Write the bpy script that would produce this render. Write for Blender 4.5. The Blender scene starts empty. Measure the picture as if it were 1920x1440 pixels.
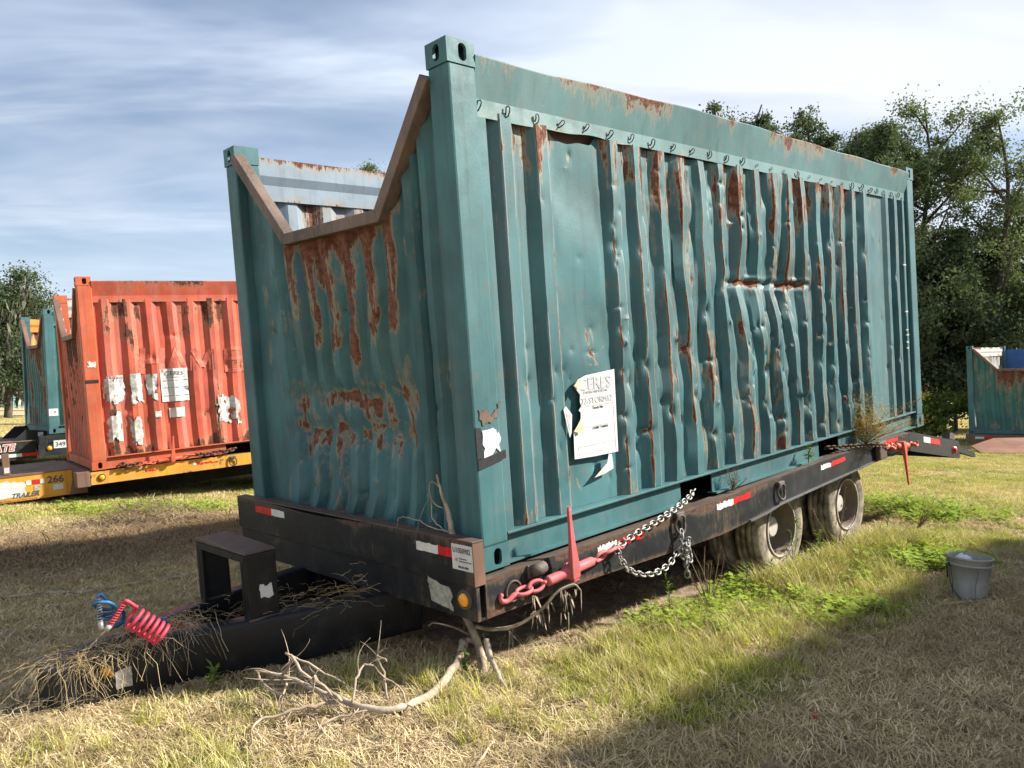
import bpy, math, random
import numpy as np
from mathutils import Vector, Matrix, Euler
R = math.radians
scene = bpy.context.scene
random.seed(7)
RNG = np.random.default_rng(11)

# ------------------------------------------------------------------ camera, sky, sun, exposure
CAM_H, PITCH, F_PX = 1.38, 0.0195, 1484.6
cam_data = bpy.data.cameras.new('camera')
cam_data.sensor_width = 36.0
cam_data.sensor_fit = 'HORIZONTAL'
cam_data.lens = 36.0 * F_PX / 1920.0
cam_data.clip_start, cam_data.clip_end = 0.05, 3000
cam = bpy.data.objects.new('camera', cam_data)
scene.collection.objects.link(cam)
cam.location = (0, 0, CAM_H)
cam.rotation_euler = (math.pi / 2 + PITCH, 0, 0)
scene.camera = cam

SUN_AZ, SUN_EL = math.atan2(0.985, 0.13), R(37)        # clockwise from +Y
SUN_DIR = Vector((math.sin(SUN_AZ) * math.cos(SUN_EL), math.cos(SUN_AZ) * math.cos(SUN_EL), math.sin(SUN_EL)))

world = bpy.data.worlds.new('World')
scene.world = world
world.use_nodes = True
wt = world.node_tree
wt.nodes.clear()
def wn(kind, **kw):
    n = wt.nodes.new(kind)
    for k, v in kw.items():
        setattr(n, k, v)
    return n
sky = wn('ShaderNodeTexSky', sky_type='NISHITA', sun_disc=False)
sky.sun_elevation, sky.sun_rotation = SUN_EL, SUN_AZ
sky.air_density, sky.dust_density, sky.ozone_density = 1.0, 0.6, 1.5
wtc = wn('ShaderNodeTexCoord')
sep = wn('ShaderNodeSeparateXYZ')
wt.links.new(wtc.outputs['Generated'], sep.inputs[0])
zc = wn('ShaderNodeMath', operation='MAXIMUM'); wt.links.new(sep.outputs['Z'], zc.inputs[0]); zc.inputs[1].default_value = 0.0
za = wn('ShaderNodeMath', operation='ADD'); wt.links.new(zc.outputs[0], za.inputs[0]); za.inputs[1].default_value = 0.16
dx = wn('ShaderNodeMath', operation='DIVIDE'); wt.links.new(sep.outputs['X'], dx.inputs[0]); wt.links.new(za.outputs[0], dx.inputs[1])
dy = wn('ShaderNodeMath', operation='DIVIDE'); wt.links.new(sep.outputs['Y'], dy.inputs[0]); wt.links.new(za.outputs[0], dy.inputs[1])
cmb = wn('ShaderNodeCombineXYZ'); wt.links.new(dx.outputs[0], cmb.inputs[0]); wt.links.new(dy.outputs[0], cmb.inputs[1])
def cloud(scale, stretch, rot, detail, dist, lo, hi, rough=0.55):
    mp = wn('ShaderNodeMapping'); mp.inputs['Scale'].default_value = (scale * stretch[0], scale * stretch[1], 1)
    mp.inputs['Rotation'].default_value = (0, 0, rot)
    mp.inputs['Location'].default_value = (4.1, 1.9, 0)
    wt.links.new(cmb.outputs[0], mp.inputs[0])
    nz = wn('ShaderNodeTexNoise'); nz.inputs['Scale'].default_value = 1.0
    nz.inputs['Detail'].default_value = detail; nz.inputs['Roughness'].default_value = rough
    nz.inputs['Distortion'].default_value = dist
    wt.links.new(mp.outputs[0], nz.inputs['Vector'])
    mr = wn('ShaderNodeMapRange', interpolation_type='SMOOTHSTEP')
    mr.inputs['From Min'].default_value, mr.inputs['From Max'].default_value = lo, hi
    wt.links.new(nz.outputs['Fac'], mr.inputs['Value'])
    return mr.outputs[0]
c1 = cloud(0.55, (0.55, 1.3), R(-14), 5, 0.6, 0.32, 0.66)
c2 = cloud(1.5, (0.5, 1.5), R(-8), 4, 0.7, 0.38, 0.76, 0.62)
mx = wn('ShaderNodeMath', operation='MULTIPLY_ADD')
wt.links.new(c2, mx.inputs[0]); mx.inputs[1].default_value = 0.42
c1s = wn('ShaderNodeMath', operation='MULTIPLY'); wt.links.new(c1, c1s.inputs[0]); c1s.inputs[1].default_value = 0.85
wt.links.new(c1s.outputs[0], mx.inputs[2])
cl = wn('ShaderNodeClamp'); wt.links.new(mx.outputs[0], cl.inputs[0]); cl.inputs['Max'].default_value = 0.97
shade = cloud(0.8, (0.7, 1.2), R(10), 1, 0.0, 0.35, 0.7)
ccol = wn('ShaderNodeMix', data_type='RGBA')
ccol.inputs[6].default_value = (7.1, 7.4, 8.0, 1); ccol.inputs[7].default_value = (5.9, 6.7, 8.0, 1)
wt.links.new(shade, ccol.inputs[0])
cm = wn('ShaderNodeMix', data_type='RGBA')
wt.links.new(cl.outputs[0], cm.inputs[0]); wt.links.new(sky.outputs[0], cm.inputs[6]); wt.links.new(ccol.outputs[2], cm.inputs[7])
bg = wn('ShaderNodeBackground'); bg.inputs['Strength'].default_value = 0.060
wt.links.new(cm.outputs[2], bg.inputs[0])
wo = wn('ShaderNodeOutputWorld'); wt.links.new(bg.outputs[0], wo.inputs[0])

world.cycles.sampling_method = 'MANUAL'; world.cycles.sample_map_resolution = 256
sun_data = bpy.data.lights.new('sun', 'SUN')
sun_data.energy, sun_data.angle, sun_data.color = 5.0, R(2.0), (1.0, 0.94, 0.83)
sun = bpy.data.objects.new('sun', sun_data)
scene.collection.objects.link(sun)
sun.rotation_euler = (-SUN_DIR).to_track_quat('-Z', 'Y').to_euler()
sun.location = (20, 5, 20)

vs = scene.view_settings
vs.view_transform, vs.look, vs.exposure, vs.gamma = 'Standard', 'None', 1.25, 1.0
vs.use_curve_mapping = False

cy = scene.cycles
cy.max_bounces, cy.diffuse_bounces, cy.glossy_bounces, cy.transmission_bounces, cy.transparent_max_bounces = 4, 2, 2, 3, 4
cy.caustics_reflective = cy.caustics_refractive = False
cy.use_adaptive_sampling, cy.adaptive_threshold = True, 0.03
cy.use_denoising = True

# ------------------------------------------------------------------ small tools
COL = scene.collection
def at(px, py, Y):
    """a world point on the sight line of photo pixel (px,py) at forward distance Y"""
    u, v = (px - 960) / F_PX, (py - 720) / F_PX
    d = np.array([u, math.cos(PITCH) + v * math.sin(PITCH), math.sin(PITCH) - v * math.cos(PITCH)])
    p = d * (Y / d[1])
    return np.array([p[0], p[1], CAM_H + p[2]])
def frame_q(x, y, z, yaw, pit, roll):
    ex = Vector((math.cos(yaw) * math.cos(pit), math.sin(yaw) * math.cos(pit), math.sin(pit)))
    ey0 = Vector((-math.sin(yaw), math.cos(yaw), 0)); ez0 = ex.cross(ey0)
    ey = ey0 * math.cos(roll) + ez0 * math.sin(roll); ez = ex.cross(ey)
    m = Matrix((ex, ey, ez)).transposed().to_4x4(); m.translation = (x, y, z)
    return m
def frame_axes(o, ex, ey):
    ex = Vector(ex).normalized(); ey = Vector(ey); ey = (ey - ex * ey.dot(ex)).normalized(); ez = ex.cross(ey)
    m = Matrix((ex, ey, ez)).transposed().to_4x4(); m.translation = o
    return m
MAIN = frame_axes((-0.137, 3.896, 0.529), (0.716, 0.691, 0.097), (-0.695, 0.72, 0.001))
ORANGE = frame_q(-5.5953, 10.579, 0.4266, 0.6325, 0.0872, -0.0047)
GREEN2 = frame_q(-9.5926, 16.4317, 0.6634, 0.726, 0.0555, 0.0038)
RIGHT = frame_q(15.385, 21.882, 0.3897, 0.8758, 0.0525, -0.0115)
NEXT = frame_q(-0.137 + 3.0 * 0.716 + 5.70 * 0.695, 3.896 + 3.0 * 0.691 - 5.70 * 0.72, 0.6, 0.767, 0.03, 0)
def loc(P):           # main container frame -> world
    return MAIN @ Vector(P)

_lat = {}
def vnoise(x, z, seed=0):
    """smooth value noise 0..1"""
    if seed not in _lat:
        _lat[seed] = np.random.default_rng(seed + 100).random((256, 256))
    t = _lat[seed]
    x, z = np.broadcast_arrays(np.asarray(x, float), np.asarray(z, float))
    xi, zi = np.floor(x).astype(int), np.floor(z).astype(int)
    fx, fz = x - xi, z - zi
    fx = fx * fx * (3 - 2 * fx); fz = fz * fz * (3 - 2 * fz)
    a = t[xi % 256, zi % 256]; b = t[(xi + 1) % 256, zi % 256]
    c = t[xi % 256, (zi + 1) % 256]; d = t[(xi + 1) % 256, (zi + 1) % 256]
    return (a * (1 - fx) + b * fx) * (1 - fz) + (c * (1 - fx) + d * fx) * fz
def lnoise(x, z, seed=0):
    """value noise with straight ramps: reads as creases, not swells"""
    vnoise(np.zeros(1), np.zeros(1), seed); t = _lat[seed]
    x, z = np.broadcast_arrays(np.asarray(x, float), np.asarray(z, float))
    xi, zi = np.floor(x).astype(int), np.floor(z).astype(int); fx, fz = x - xi, z - zi
    a = t[xi % 256, zi % 256]; b = t[(xi + 1) % 256, zi % 256]; c = t[xi % 256, (zi + 1) % 256]; d = t[(xi + 1) % 256, (zi + 1) % 256]
    return (a * (1 - fx) + b * fx) * (1 - fz) + (c * (1 - fx) + d * fx) * fz
def fbm(x, z, seed=0, oct=4):
    s, a, tot = 0, 1.0, 0
    for k in range(oct):
        s = s + a * vnoise(np.asarray(x) * 2 ** k, np.asarray(z) * 2 ** k, seed + k); tot += a; a *= 0.5
    return s / tot
def sstep(a, b, x):
    t = np.clip((np.asarray(x, float) - a) / (b - a), 0, 1)
    return t * t * (3 - 2 * t)

def mesh_np(name, V, F, attrs=None, smooth=False, matidx=None):
    """V (n,3), F list of (m,k) index arrays"""
    me = bpy.data.meshes.new(name)
    V = np.ascontiguousarray(V, dtype=np.float32)
    me.vertices.add(len(V)); me.vertices.foreach_set('co', V.ravel())
    F = [np.asarray(f, dtype=np.int32) for f in F if len(f)]
    loops = np.concatenate([f.ravel() for f in F])
    sizes = np.concatenate([np.full(len(f), f.shape[1], dtype=np.int32) for f in F])
    starts = np.concatenate([[0], np.cumsum(sizes)[:-1]]).astype(np.int32)
    me.loops.add(len(loops)); me.loops.foreach_set('vertex_index', loops)
    me.polygons.add(len(sizes)); me.polygons.foreach_set('loop_start', starts)
    try:
        me.polygons.foreach_set('loop_total', sizes)
    except Exception:
        pass
    me.polygons.foreach_set('use_smooth', np.full(len(sizes), bool(smooth)))
    if matidx is not None:
        me.polygons.foreach_set('material_index', np.asarray(matidx, dtype=np.int32))
    me.update(calc_edges=True)
    me.validate()
    for k, a in (attrs or {}).items():
        at_ = me.attributes.new(k, 'FLOAT', 'POINT')
        at_.data.foreach_set('value', np.asarray(a, dtype=np.float32).ravel())
    return me
def obj(name, me, mats, parent=None):
    o = bpy.data.objects.new(name, me)
    COL.objects.link(o)
    if mats is not None and me is not None:
        for m in (mats if isinstance(mats, (list, tuple)) else [mats]):
            if len(me.materials) == 0 or isinstance(mats, (list, tuple)):
                me.materials.append(m)
    if parent is not None:
        o.parent = parent
    return o
def tag(o, label=None, cat=None, group=None, kind=None):
    if label: o['label'] = label
    if cat: o['category'] = cat
    if group: o['group'] = group
    if kind: o['kind'] = kind
    return o
def thing(name, label, cat, M=None, group=None):
    o = bpy.data.objects.new(name, None)
    COL.objects.link(o)
    o.empty_display_size = 0.2
    if M is not None: o.matrix_world = M
    return tag(o, label, cat, group)

class MB:
    """collects polygons for ONE mesh"""
    def __init__(s): s.v, s.f = [], []
    def add(s, vs, fs):
        n = len(s.v); s.v += [tuple(map(float, p)) for p in vs]; s.f += [tuple(i + n for i in q) for q in fs]; return s
    def box(s, lo, hi, M=None):
        (a, b, c), (d, e, g) = lo, hi
        vs = [(a, b, c), (d, b, c), (d, e, c), (a, e, c), (a, b, g), (d, b, g), (d, e, g), (a, e, g)]
        if M is not None: vs = [tuple(M @ Vector(p)) for p in vs]
        return s.add(vs, [(0, 3, 2, 1), (4, 5, 6, 7), (0, 1, 5, 4), (1, 2, 6, 5), (2, 3, 7, 6), (3, 0, 4, 7)])
    def prism(s, poly, axis, a, b):
        """poly in the two other axes (kept in xyz order), swept a..b along axis"""
        n = len(poly)
        def mk(p, t):
            q = list(p); q.insert(axis, t); return tuple(q)
        vs = [mk(p, a) for p in poly] + [mk(p, b) for p in poly]
        fs = [tuple(range(n)), tuple(range(2 * n - 1, n - 1, -1))]
        fs += [(i, i + n, (i + 1) % n + n, (i + 1) % n) for i in range(n)]
        return s.add(vs, fs)
    def tube(s, pts, r, n=8, cap=True):
        pts = [np.array(p, float) for p in pts]
        m = len(pts); rs = [r] * m if np.isscalar(r) else list(r)
        vs, fs = [], []
        up = None
        for i, p in enumerate(pts):
            t = pts[min(i + 1, m - 1)] - pts[max(i - 1, 0)]
            t = t / (np.linalg.norm(t) + 1e-12)
            if up is None:
                up = np.array([0, 0, 1.0]) if abs(t[2]) < 0.9 else np.array([1.0, 0, 0])
            u = up - t * (up @ t); u /= np.linalg.norm(u) + 1e-12; w = np.cross(t, u); up = u
            for k in range(n):
                a = 2 * math.pi * k / n
                vs.append(p + rs[i] * (math.cos(a) * u + math.sin(a) * w))
        for i in range(m - 1):
            for k in range(n):
                k2 = (k + 1) % n
                fs.append((i * n + k, i * n + k2, (i + 1) * n + k2, (i + 1) * n + k))
        if cap:
            fs.append(tuple(range(n - 1, -1, -1))); fs.append(tuple((m - 1) * n + k for k in range(n)))
        return s.add(vs, fs)
    def lathe(s, prof, n=32, axis=1, c=(0, 0, 0), close=False):
        """prof: list of (radius, along-axis)"""
        vs, fs = [], []
        m = len(prof)
        for k in range(n):
            a = 2 * math.pi * k / n
            for r, t in prof:
                q = [r * math.cos(a), r * math.sin(a)]; q.insert(axis, t)
                vs.append((q[0] + c[0], q[1] + c[1], q[2] + c[2]))
        for k in range(n):
            k2 = (k + 1) % n
            for i in range(m - 1 + (1 if close else 0)):
                i2 = (i + 1) % m
                fs.append((k * m + i, k2 * m + i, k2 * m + i2, k * m + i2))
        return s.add(vs, fs)
    def slot_plate(s, o, U, V, N, w, h, th, cx, cy, sw, sh, n=24):
        """plate w x h at o spanned by U,V with an oblong hole, thickness th along N"""
        o, U, V, N = [np.array(q, float) for q in (o, U, V, N)]
        angs = sorted([2 * math.pi * k / n for k in range(n)] + [math.atan2(y - cy, x - cx) % (2 * math.pi) for x in (0, w) for y in (0, h)])
        inn, out = [], []
        for a in angs:
            c, sn = math.cos(a), math.sin(a)
            r_ = sw / 2; hh = sh / 2 - r_
            x, y = r_ * c, r_ * sn + (hh if sn > 0 else -hh)
            if abs(sn) < 1e-6: y = 0
            inn.append((cx + x, cy + y))
            t = min(((w - cx) / c if c > 1e-9 else 9), (-cx / c if c < -1e-9 else 9), ((h - cy) / sn if sn > 1e-9 else 9), (-cy / sn if sn < -1e-9 else 9))
            out.append((cx + t * c, cy + t * sn))
        m = len(angs)
        P = lambda q, d: tuple(o + U * q[0] + V * q[1] + N * d)
        vs = [P(q, 0) for q in inn] + [P(q, 0) for q in out] + [P(q, -th) for q in inn]
        fs = []
        for i in range(m):
            j = (i + 1) % m
            fs += [(i, j, m + j, m + i), (i, 2 * m + i, 2 * m + j, j)]
        return s.add(vs, fs)
    def mesh(s, name, smooth=False):
        me = bpy.data.meshes.new(name); me.from_pydata(s.v, [], s.f)
        me.polygons.foreach_set('use_smooth', [bool(smooth)] * len(me.polygons))
        me.update(); return me
    def build(s, name, mat, parent=None, smooth=False, bevel=0.0, seg=2):
        o = obj(name, s.mesh(name, smooth), mat, parent)
        if bevel:
            b = o.modifiers.new('bevel', 'BEVEL'); b.width = bevel; b.segments = seg; b.limit_method = 'ANGLE'; b.angle_limit = R(35)
        return o
def catmull(pts, n=6):
    pts = [np.array(p, float) for p in pts]; out = []
    P = [2 * pts[0] - pts[1]] + pts + [2 * pts[-1] - pts[-2]]
    for i in range(1, len(P) - 2):
        for k in range(n):
            t = k / n
            out.append(0.5 * ((2 * P[i]) + (-P[i - 1] + P[i + 1]) * t + (2 * P[i - 1] - 5 * P[i] + 4 * P[i + 1] - P[i + 2]) * t * t + (-P[i - 1] + 3 * P[i] - 3 * P[i + 1] + P[i + 2]) * t ** 3))
    out.append(pts[-1]); return out
def lettering(body, size, mat, parent, M, depth=0.0008, align='LEFT', sx=1.0, name='lettering', shear=0.0, bold=0.0):
    cu = bpy.data.curves.new('t', 'FONT'); cu.body = body; cu.size = size; cu.extrude = depth; cu.align_x = align; cu.resolution_u = 3
    cu.shear = shear; cu.offset = bold
    to = bpy.data.objects.new('t', cu); COL.objects.link(to)
    bpy.context.view_layer.update()
    me = bpy.data.meshes.new_from_object(to.evaluated_get(bpy.context.evaluated_depsgraph_get()))
    bpy.data.objects.remove(to); bpy.data.curves.remove(cu)
    me.materials.clear()
    me.transform(M @ Matrix.Diagonal((sx, 1, 1, 1)))
    return obj(name, me, mat, parent)
def on_side(x, z, y=-0.002):       # text matrix: faces -y
    m = Matrix(((1, 0, 0, x), (0, 0, -1, y), (0, 1, 0, z), (0, 0, 0, 1))); return m
def on_front(y, z, x=-0.002):      # faces -x
    m = Matrix(((0, 0, -1, x), (-1, 0, 0, y), (0, 1, 0, z), (0, 0, 0, 1))); return m

# ------------------------------------------------------------------ materials
class NT:
    def __init__(s, name):
        s.m = bpy.data.materials.new(name); s.m.use_nodes = True
        s.t = s.m.node_tree; s.t.nodes.clear()
        s.out = s.n('ShaderNodeOutputMaterial'); s.b = s.n('ShaderNodeBsdfPrincipled')
        s.l(s.b.outputs[0], s.out.inputs[0])
        s.tc = s.n('ShaderNodeTexCoord')
    def n(s, k, **kw):
        x = s.t.nodes.new(k)
        for a, b in kw.items(): setattr(x, a, b)
        return x
    def l(s, a, b): s.t.links.new(a, b)
    def set(s, inp, v):
        if hasattr(v, 'is_output') or isinstance(v, bpy.types.NodeSocket): s.l(v, inp)
        else: inp.default_value = v
    def noise(s, scale, detail=4, rough=0.55, stretch=None, dist=0.0, vec=None, off=(0, 0, 0)):
        v = vec or s.tc.outputs['Object']
        mp = s.n('ShaderNodeMapping'); mp.inputs['Scale'].default_value = stretch or (1, 1, 1); mp.inputs['Location'].default_value = off
        s.l(v, mp.inputs[0])
        z = s.n('ShaderNodeTexNoise'); z.inputs['Scale'].default_value = scale; z.inputs['Detail'].default_value = detail
        z.inputs['Roughness'].default_value = rough; z.inputs['Distortion'].default_value = dist
        s.l(mp.outputs[0], z.inputs['Vector']); return z.outputs['Fac']
    def ramp(s, v, lo, hi, a=0.0, b=1.0):
        r = s.n('ShaderNodeMapRange', interpolation_type='SMOOTHSTEP'); s.l(v, r.inputs['Value'])
        for k, q in (('From Min', lo), ('From Max', hi), ('To Min', a), ('To Max', b)): r.inputs[k].default_value = q
        return r.outputs[0]
    def math(s, op, a, b=0.0, c=0.0):
        x = s.n('ShaderNodeMath', operation=op); s.set(x.inputs[0], a); s.set(x.inputs[1], b)
        if op == 'MULTIPLY_ADD': s.set(x.inputs[2], c)
        return x.outputs[0]
    def mix(s, f, a, b, mode='MIX'):
        x = s.n('ShaderNodeMix', data_type='RGBA', blend_type=mode); s.set(x.inputs[0], f)
        for i, q in ((6, a), (7, b)):
            if isinstance(q, tuple): x.inputs[i].default_value = (*q[:3], 1)
            else: s.l(q, x.inputs[i])
        return x.outputs[2]
    def attr(s, name, kind='GEOMETRY'):
        a = s.n('ShaderNodeAttribute', attribute_name=name, attribute_type=kind); return a.outputs['Fac']
    def bump(s, h, strength=0.3, dist=0.01):
        b = s.n('ShaderNodeBump'); b.inputs['Strength'].default_value = strength; b.inputs['Distance'].default_value = dist
        s.l(h, b.inputs['Height']); s.l(b.outputs[0], s.b.inputs['Normal'])
    def base(s, c): s.set(s.b.inputs['Base Color'], (*c[:3], 1) if isinstance(c, tuple) else c)
    def rough(s, v): s.set(s.b.inputs['Roughness'], v)
    def spec(s, v): s.b.inputs['Specular IOR Level'].default_value = v

RUST_A, RUST_B, HALO = (0.085, 0.034, 0.022), (0.185, 0.080, 0.047), (0.30, 0.215, 0.125)
def mul(c, k): return tuple(min(1, x * k) for x in c)
def weathered(name, base, attr=None, rust=0.0, rust_scale=5, rough=0.6, var=0.2, dirt=0.25, dirtcol=(0.16, 0.13, 0.09), halo=0.6,
              rust_cols=(RUST_A, RUST_B), fade=0.15, spec=0.3, fine=0.12, streak=(7, 7, 0.5), metallic=0.0, grime=0.4):
    """painted steel: uneven fading, vertical runs, grime and rust; 'attr' adds rust where the sheet is bashed"""
    t = NT(name)
    big = t.noise(1.7, 3, 0.6); mid = t.noise(9, 4, 0.65); st = t.noise(1.0, 4, 0.6, streak)
    c = t.mix(t.ramp(big, 0.3, 0.7), mul(base, 1 - var), mul(base, 1 + var))
    grey = sum(base) / 3
    c = t.mix(t.math('MULTIPLY', t.ramp(st, 0.45, 0.75), fade), c, tuple(0.5 * b + 0.5 * grey * 1.9 for b in base))
    c = t.mix(t.math('MULTIPLY', t.ramp(mid, 0.5, 0.78), dirt), c, dirtcol)
    st2 = t.noise(1.0, 4, 0.65, (16, 16, 0.7), off=(3, 8, 1))
    c = t.mix(t.math('MULTIPLY', t.ramp(st2, 0.5, 0.75), grime), c, mul(base, 0.42))
    if attr: c = t.mix(t.math('MULTIPLY', t.ramp(t.math('ADD', t.attr('wear'), t.math('MULTIPLY_ADD', mid, 0.7, -0.35)), 0.25, 0.6), 0.6), c, tuple(0.45 * b + 0.22 for b in base))
    sp = t.noise(70, 3, 0.7)
    c = t.mix(t.math('MULTIPLY', t.ramp(sp, 0.62, 0.75), 0.22), c, mul(base, 0.45))
    n2 = t.noise(rust_scale, 5, 0.72, dist=0.4, off=(5.2, 1.1, 3.3)); n3 = t.noise(rust_scale * 6, 5, 0.78, (1, 1, 0.45))
    r = t.math('MULTIPLY_ADD', n2, 0.8, -0.40)
    r = t.math('ADD', r, t.math('MULTIPLY_ADD', n3, 0.55, -0.275))
    run = t.noise(1.0, 4, 0.75, (60, 60, 3.5))
    r = t.math('ADD', r, t.math('MULTIPLY_ADD', run, 0.7, -0.35))
    r = t.math('ADD', r, rust)
    if attr: r = t.math('ADD', r, t.attr(attr))
    rmask = t.ramp(r, 0.42, 0.52)
    hmask = t.math('MULTIPLY', t.ramp(r, 0.20, 0.48), halo)
    rc = t.mix(t.ramp(t.noise(26, 3, 0.75), 0.35, 0.68), *rust_cols)
    rc = t.mix(t.math('MULTIPLY', t.ramp(mid, 0.52, 0.72), 0.55), rc, (0.045, 0.018, 0.014))
    c = t.mix(hmask, c, HALO); c = t.mix(rmask, c, rc)
    t.base(c)
    t.rough(t.math('MULTIPLY_ADD', rmask, 0.35, t.ramp(mid, 0.3, 0.8, rough - 0.08, rough + 0.14)))
    t.b.inputs['Metallic'].default_value = metallic
    t.spec(spec)
    t.bump(t.math('MULTIPLY_ADD', sp, 0.5 * fine / 0.12, t.math('MULTIPLY', n3, 0.5)), 0.4, 0.0035)
    return t.m
def plain(name, col, rough=0.6, var=0.2, scale=8, bump=0.2, bscale=60, spec=0.4, metallic=0.0, stretch=None, col2=None, emit=None):
    t = NT(name)
    n = t.noise(scale, 5, 0.6, stretch)
    t.base(t.mix(t.ramp(n, 0.3, 0.7), mul(col, 1 - var), col2 or mul(col, 1 + var)))
    t.rough(rough); t.spec(spec); t.b.inputs['Metallic'].default_value = metallic
    if bump: t.bump(t.noise(bscale, 4, 0.6, stretch), bump, 0.004)
    return t.m
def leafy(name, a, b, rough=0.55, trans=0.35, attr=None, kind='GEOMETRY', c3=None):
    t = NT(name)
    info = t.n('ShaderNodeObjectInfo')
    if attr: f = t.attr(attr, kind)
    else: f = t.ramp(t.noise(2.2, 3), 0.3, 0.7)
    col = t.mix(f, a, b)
    if c3: col = t.mix(t.ramp(t.noise(6.0, 3, off=(4, 4, 4)), 0.55, 0.75), col, c3)
    t.base(col); t.rough(max(rough, 0.68)); t.spec(0.15)
    tr = t.n('ShaderNodeBsdfTranslucent'); t.l(t.mix(1.0, col, (1.0, 1.0, 0.55), 'MULTIPLY'), tr.inputs[0])
    ms = t.n('ShaderNodeMixShader'); ms.inputs[0].default_value = trans
    t.l(t.b.outputs[0], ms.inputs[1]); t.l(tr.outputs[0], ms.inputs[2]); t.l(ms.outputs[0], t.out.inputs[0])
    return t.m

GREEN = (0.042, 0.124, 0.137)
M = {}
M['green'] = weathered('green_container_paint', GREEN, 'rust', rust=-0.09, fade=0.45, var=0.26, dirt=0.35, halo=0.7)
M['green_plain'] = weathered('green_frame_paint', GREEN, None, rust=0.02, rust_scale=3.2, fade=0.4, var=0.24, dirt=0.3)
M['green_rail'] = weathered('green_rail_paint', (0.074, 0.165, 0.170), 'rust', rust=-0.08, rust_scale=4, fade=0.35, var=0.22, streak=(4, 4, 1.2))
M['green_old'] = weathered('old_green_paint', (0.035, 0.125, 0.115), 'rust', rust=0.04, rust_scale=4, fade=0.25)
M['inner_grey'] = weathered('inner_grey_paint', (0.19, 0.245, 0.30), 'rust', rust=0.0, rust_scale=4, var=0.12, fade=0.2, dirt=0.3)
M['inner_rust'] = weathered('inner_rusty_paint', (0.5, 0.5, 0.47), 'rust', rust=0.12, rust_scale=3, var=0.15)
M['inner_blue'] = weathered('inner_blue_paint', (0.03, 0.10, 0.30), 'rust', rust=-0.02, rust_scale=4, var=0.2)
M['inner_orange'] = weathered('inner_orange_paint', (0.75, 0.28, 0.06), 'rust', rust=-0.02, rust_scale=4)
M['orange'] = weathered('orange_container_paint', (0.44, 0.083, 0.048), 'rust', rust=0.12, rust_scale=6, fade=0.4, var=0.26, dirt=0.5, dirtcol=(0.30, 0.09, 0.03), halo=0.35,
                        rust_cols=((0.05, 0.028, 0.02), (0.16, 0.055, 0.03)))
M['orange_plain'] = weathered('orange_frame_paint', (0.46, 0.095, 0.04), None, rust=0.22, rust_scale=5, fade=0.25, halo=0.4, rust_cols=((0.05, 0.028, 0.02), (0.2, 0.07, 0.03)))
M['frame_rust'] = weathered('rusty_notch_frame', (0.11, 0.08, 0.07), None, rust=0.27, rust_scale=9, var=0.4, halo=0.3)
M['trailer_black'] = weathered('worn_black_trailer_paint', (0.014, 0.016, 0.019), 'rust', rust=-0.07, rust_scale=4.5, rough=0.5, var=0.3, dirt=0.3, dirtcol=(0.07, 0.06, 0.05), halo=0.22, fade=0.25,
                               rust_cols=((0.055, 0.028, 0.02), (0.14, 0.072, 0.045)))
M['tongue_black'] = weathered('black_tongue_paint', (0.010, 0.011, 0.014), None, rust=-0.16, rust_scale=4, rough=0.40, var=0.3, dirt=0.45, dirtcol=(0.06, 0.05, 0.04), halo=0.12)
M['rail_edge'] = weathered('rusty_flange_steel', (0.085, 0.06, 0.048), None, rust=0.1, rust_scale=6, halo=0.4, dirt=0.4)
M['yellow'] = weathered('yellow_trailer_paint', (0.56, 0.27, 0.025), 'rust', rust=0.14, rust_scale=9, halo=0.25, dirt=0.35, rust_cols=((0.03, 0.022, 0.016), (0.10, 0.05, 0.03)))
M['brown_steel'] = weathered('brown_primer_steel', (0.15, 0.085, 0.062), None, rust=0.14, rust_scale=6, halo=0.2)
M['steel_plate'] = weathered('rusty_steel_plate', (0.20, 0.09, 0.06), None, rust=0.3, rust_scale=2, halo=0.4, rust_cols=((0.10, 0.04, 0.026), (0.22, 0.10, 0.062)))
M['chain'] = plain('galvanised_chain', (0.30, 0.29, 0.27), 0.55, 0.4, 30, 0.4, 90, metallic=0.4)
M['chain_dark'] = plain('dull_grey_chain', (0.22, 0.215, 0.205), 0.55, 0.3, 30, 0.3, 90, metallic=0.3)
M['chain_rust'] = plain('rusty_chain', (0.085, 0.042, 0.028), 0.85, 0.4, 20, 0.3, 90)
M['ring'] = plain('rusty_forged_ring', (0.075, 0.06, 0.052), 0.7, 0.35, 15, 0.4, 60)
M['pink'] = weathered('faded_red_binder_paint', (0.46, 0.10, 0.11), None, rust=-0.04, rust_scale=14, var=0.2, halo=0.25, dirt=0.35)
M['red_old'] = weathered('old_red_binder_paint', (0.50, 0.085, 0.05), None, rust=0.02, rust_scale=14, var=0.14, halo=0.2)
M['hook'] = plain('black_tarp_hook', (0.018, 0.018, 0.02), 0.6, 0.3)
M['tyre'] = plain('dusty_tyre_rubber', (0.13, 0.112, 0.092), 0.95, 0.3, 9, 0.6, 50, spec=0.12, col2=(0.36, 0.31, 0.24))
M['rim'] = weathered('rusty_rim', (0.17, 0.13, 0.10), None, rust=0.14, rust_scale=7, var=0.25)
M['rim_lip'] = weathered('pale_rim_lip', (0.42, 0.39, 0.35), None, rust=0.0, rust_scale=12)
M['dark'] = plain('dark_underframe', (0.015, 0.014, 0.013), 0.85, 0.3)
M['red_tape'] = plain('red_reflective_tape', (0.52, 0.012, 0.016), 0.45, 0.22, 25, 0.1)
M['white_tape'] = plain('white_reflective_tape', (0.60, 0.61, 0.57), 0.5, 0.12, 25, 0.1, col2=(0.66, 0.66, 0.62))
M['paper'] = plain('weathered_white_paper', (0.52, 0.53, 0.525), 0.75, 0.12, 12, 0.15, 25)
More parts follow.
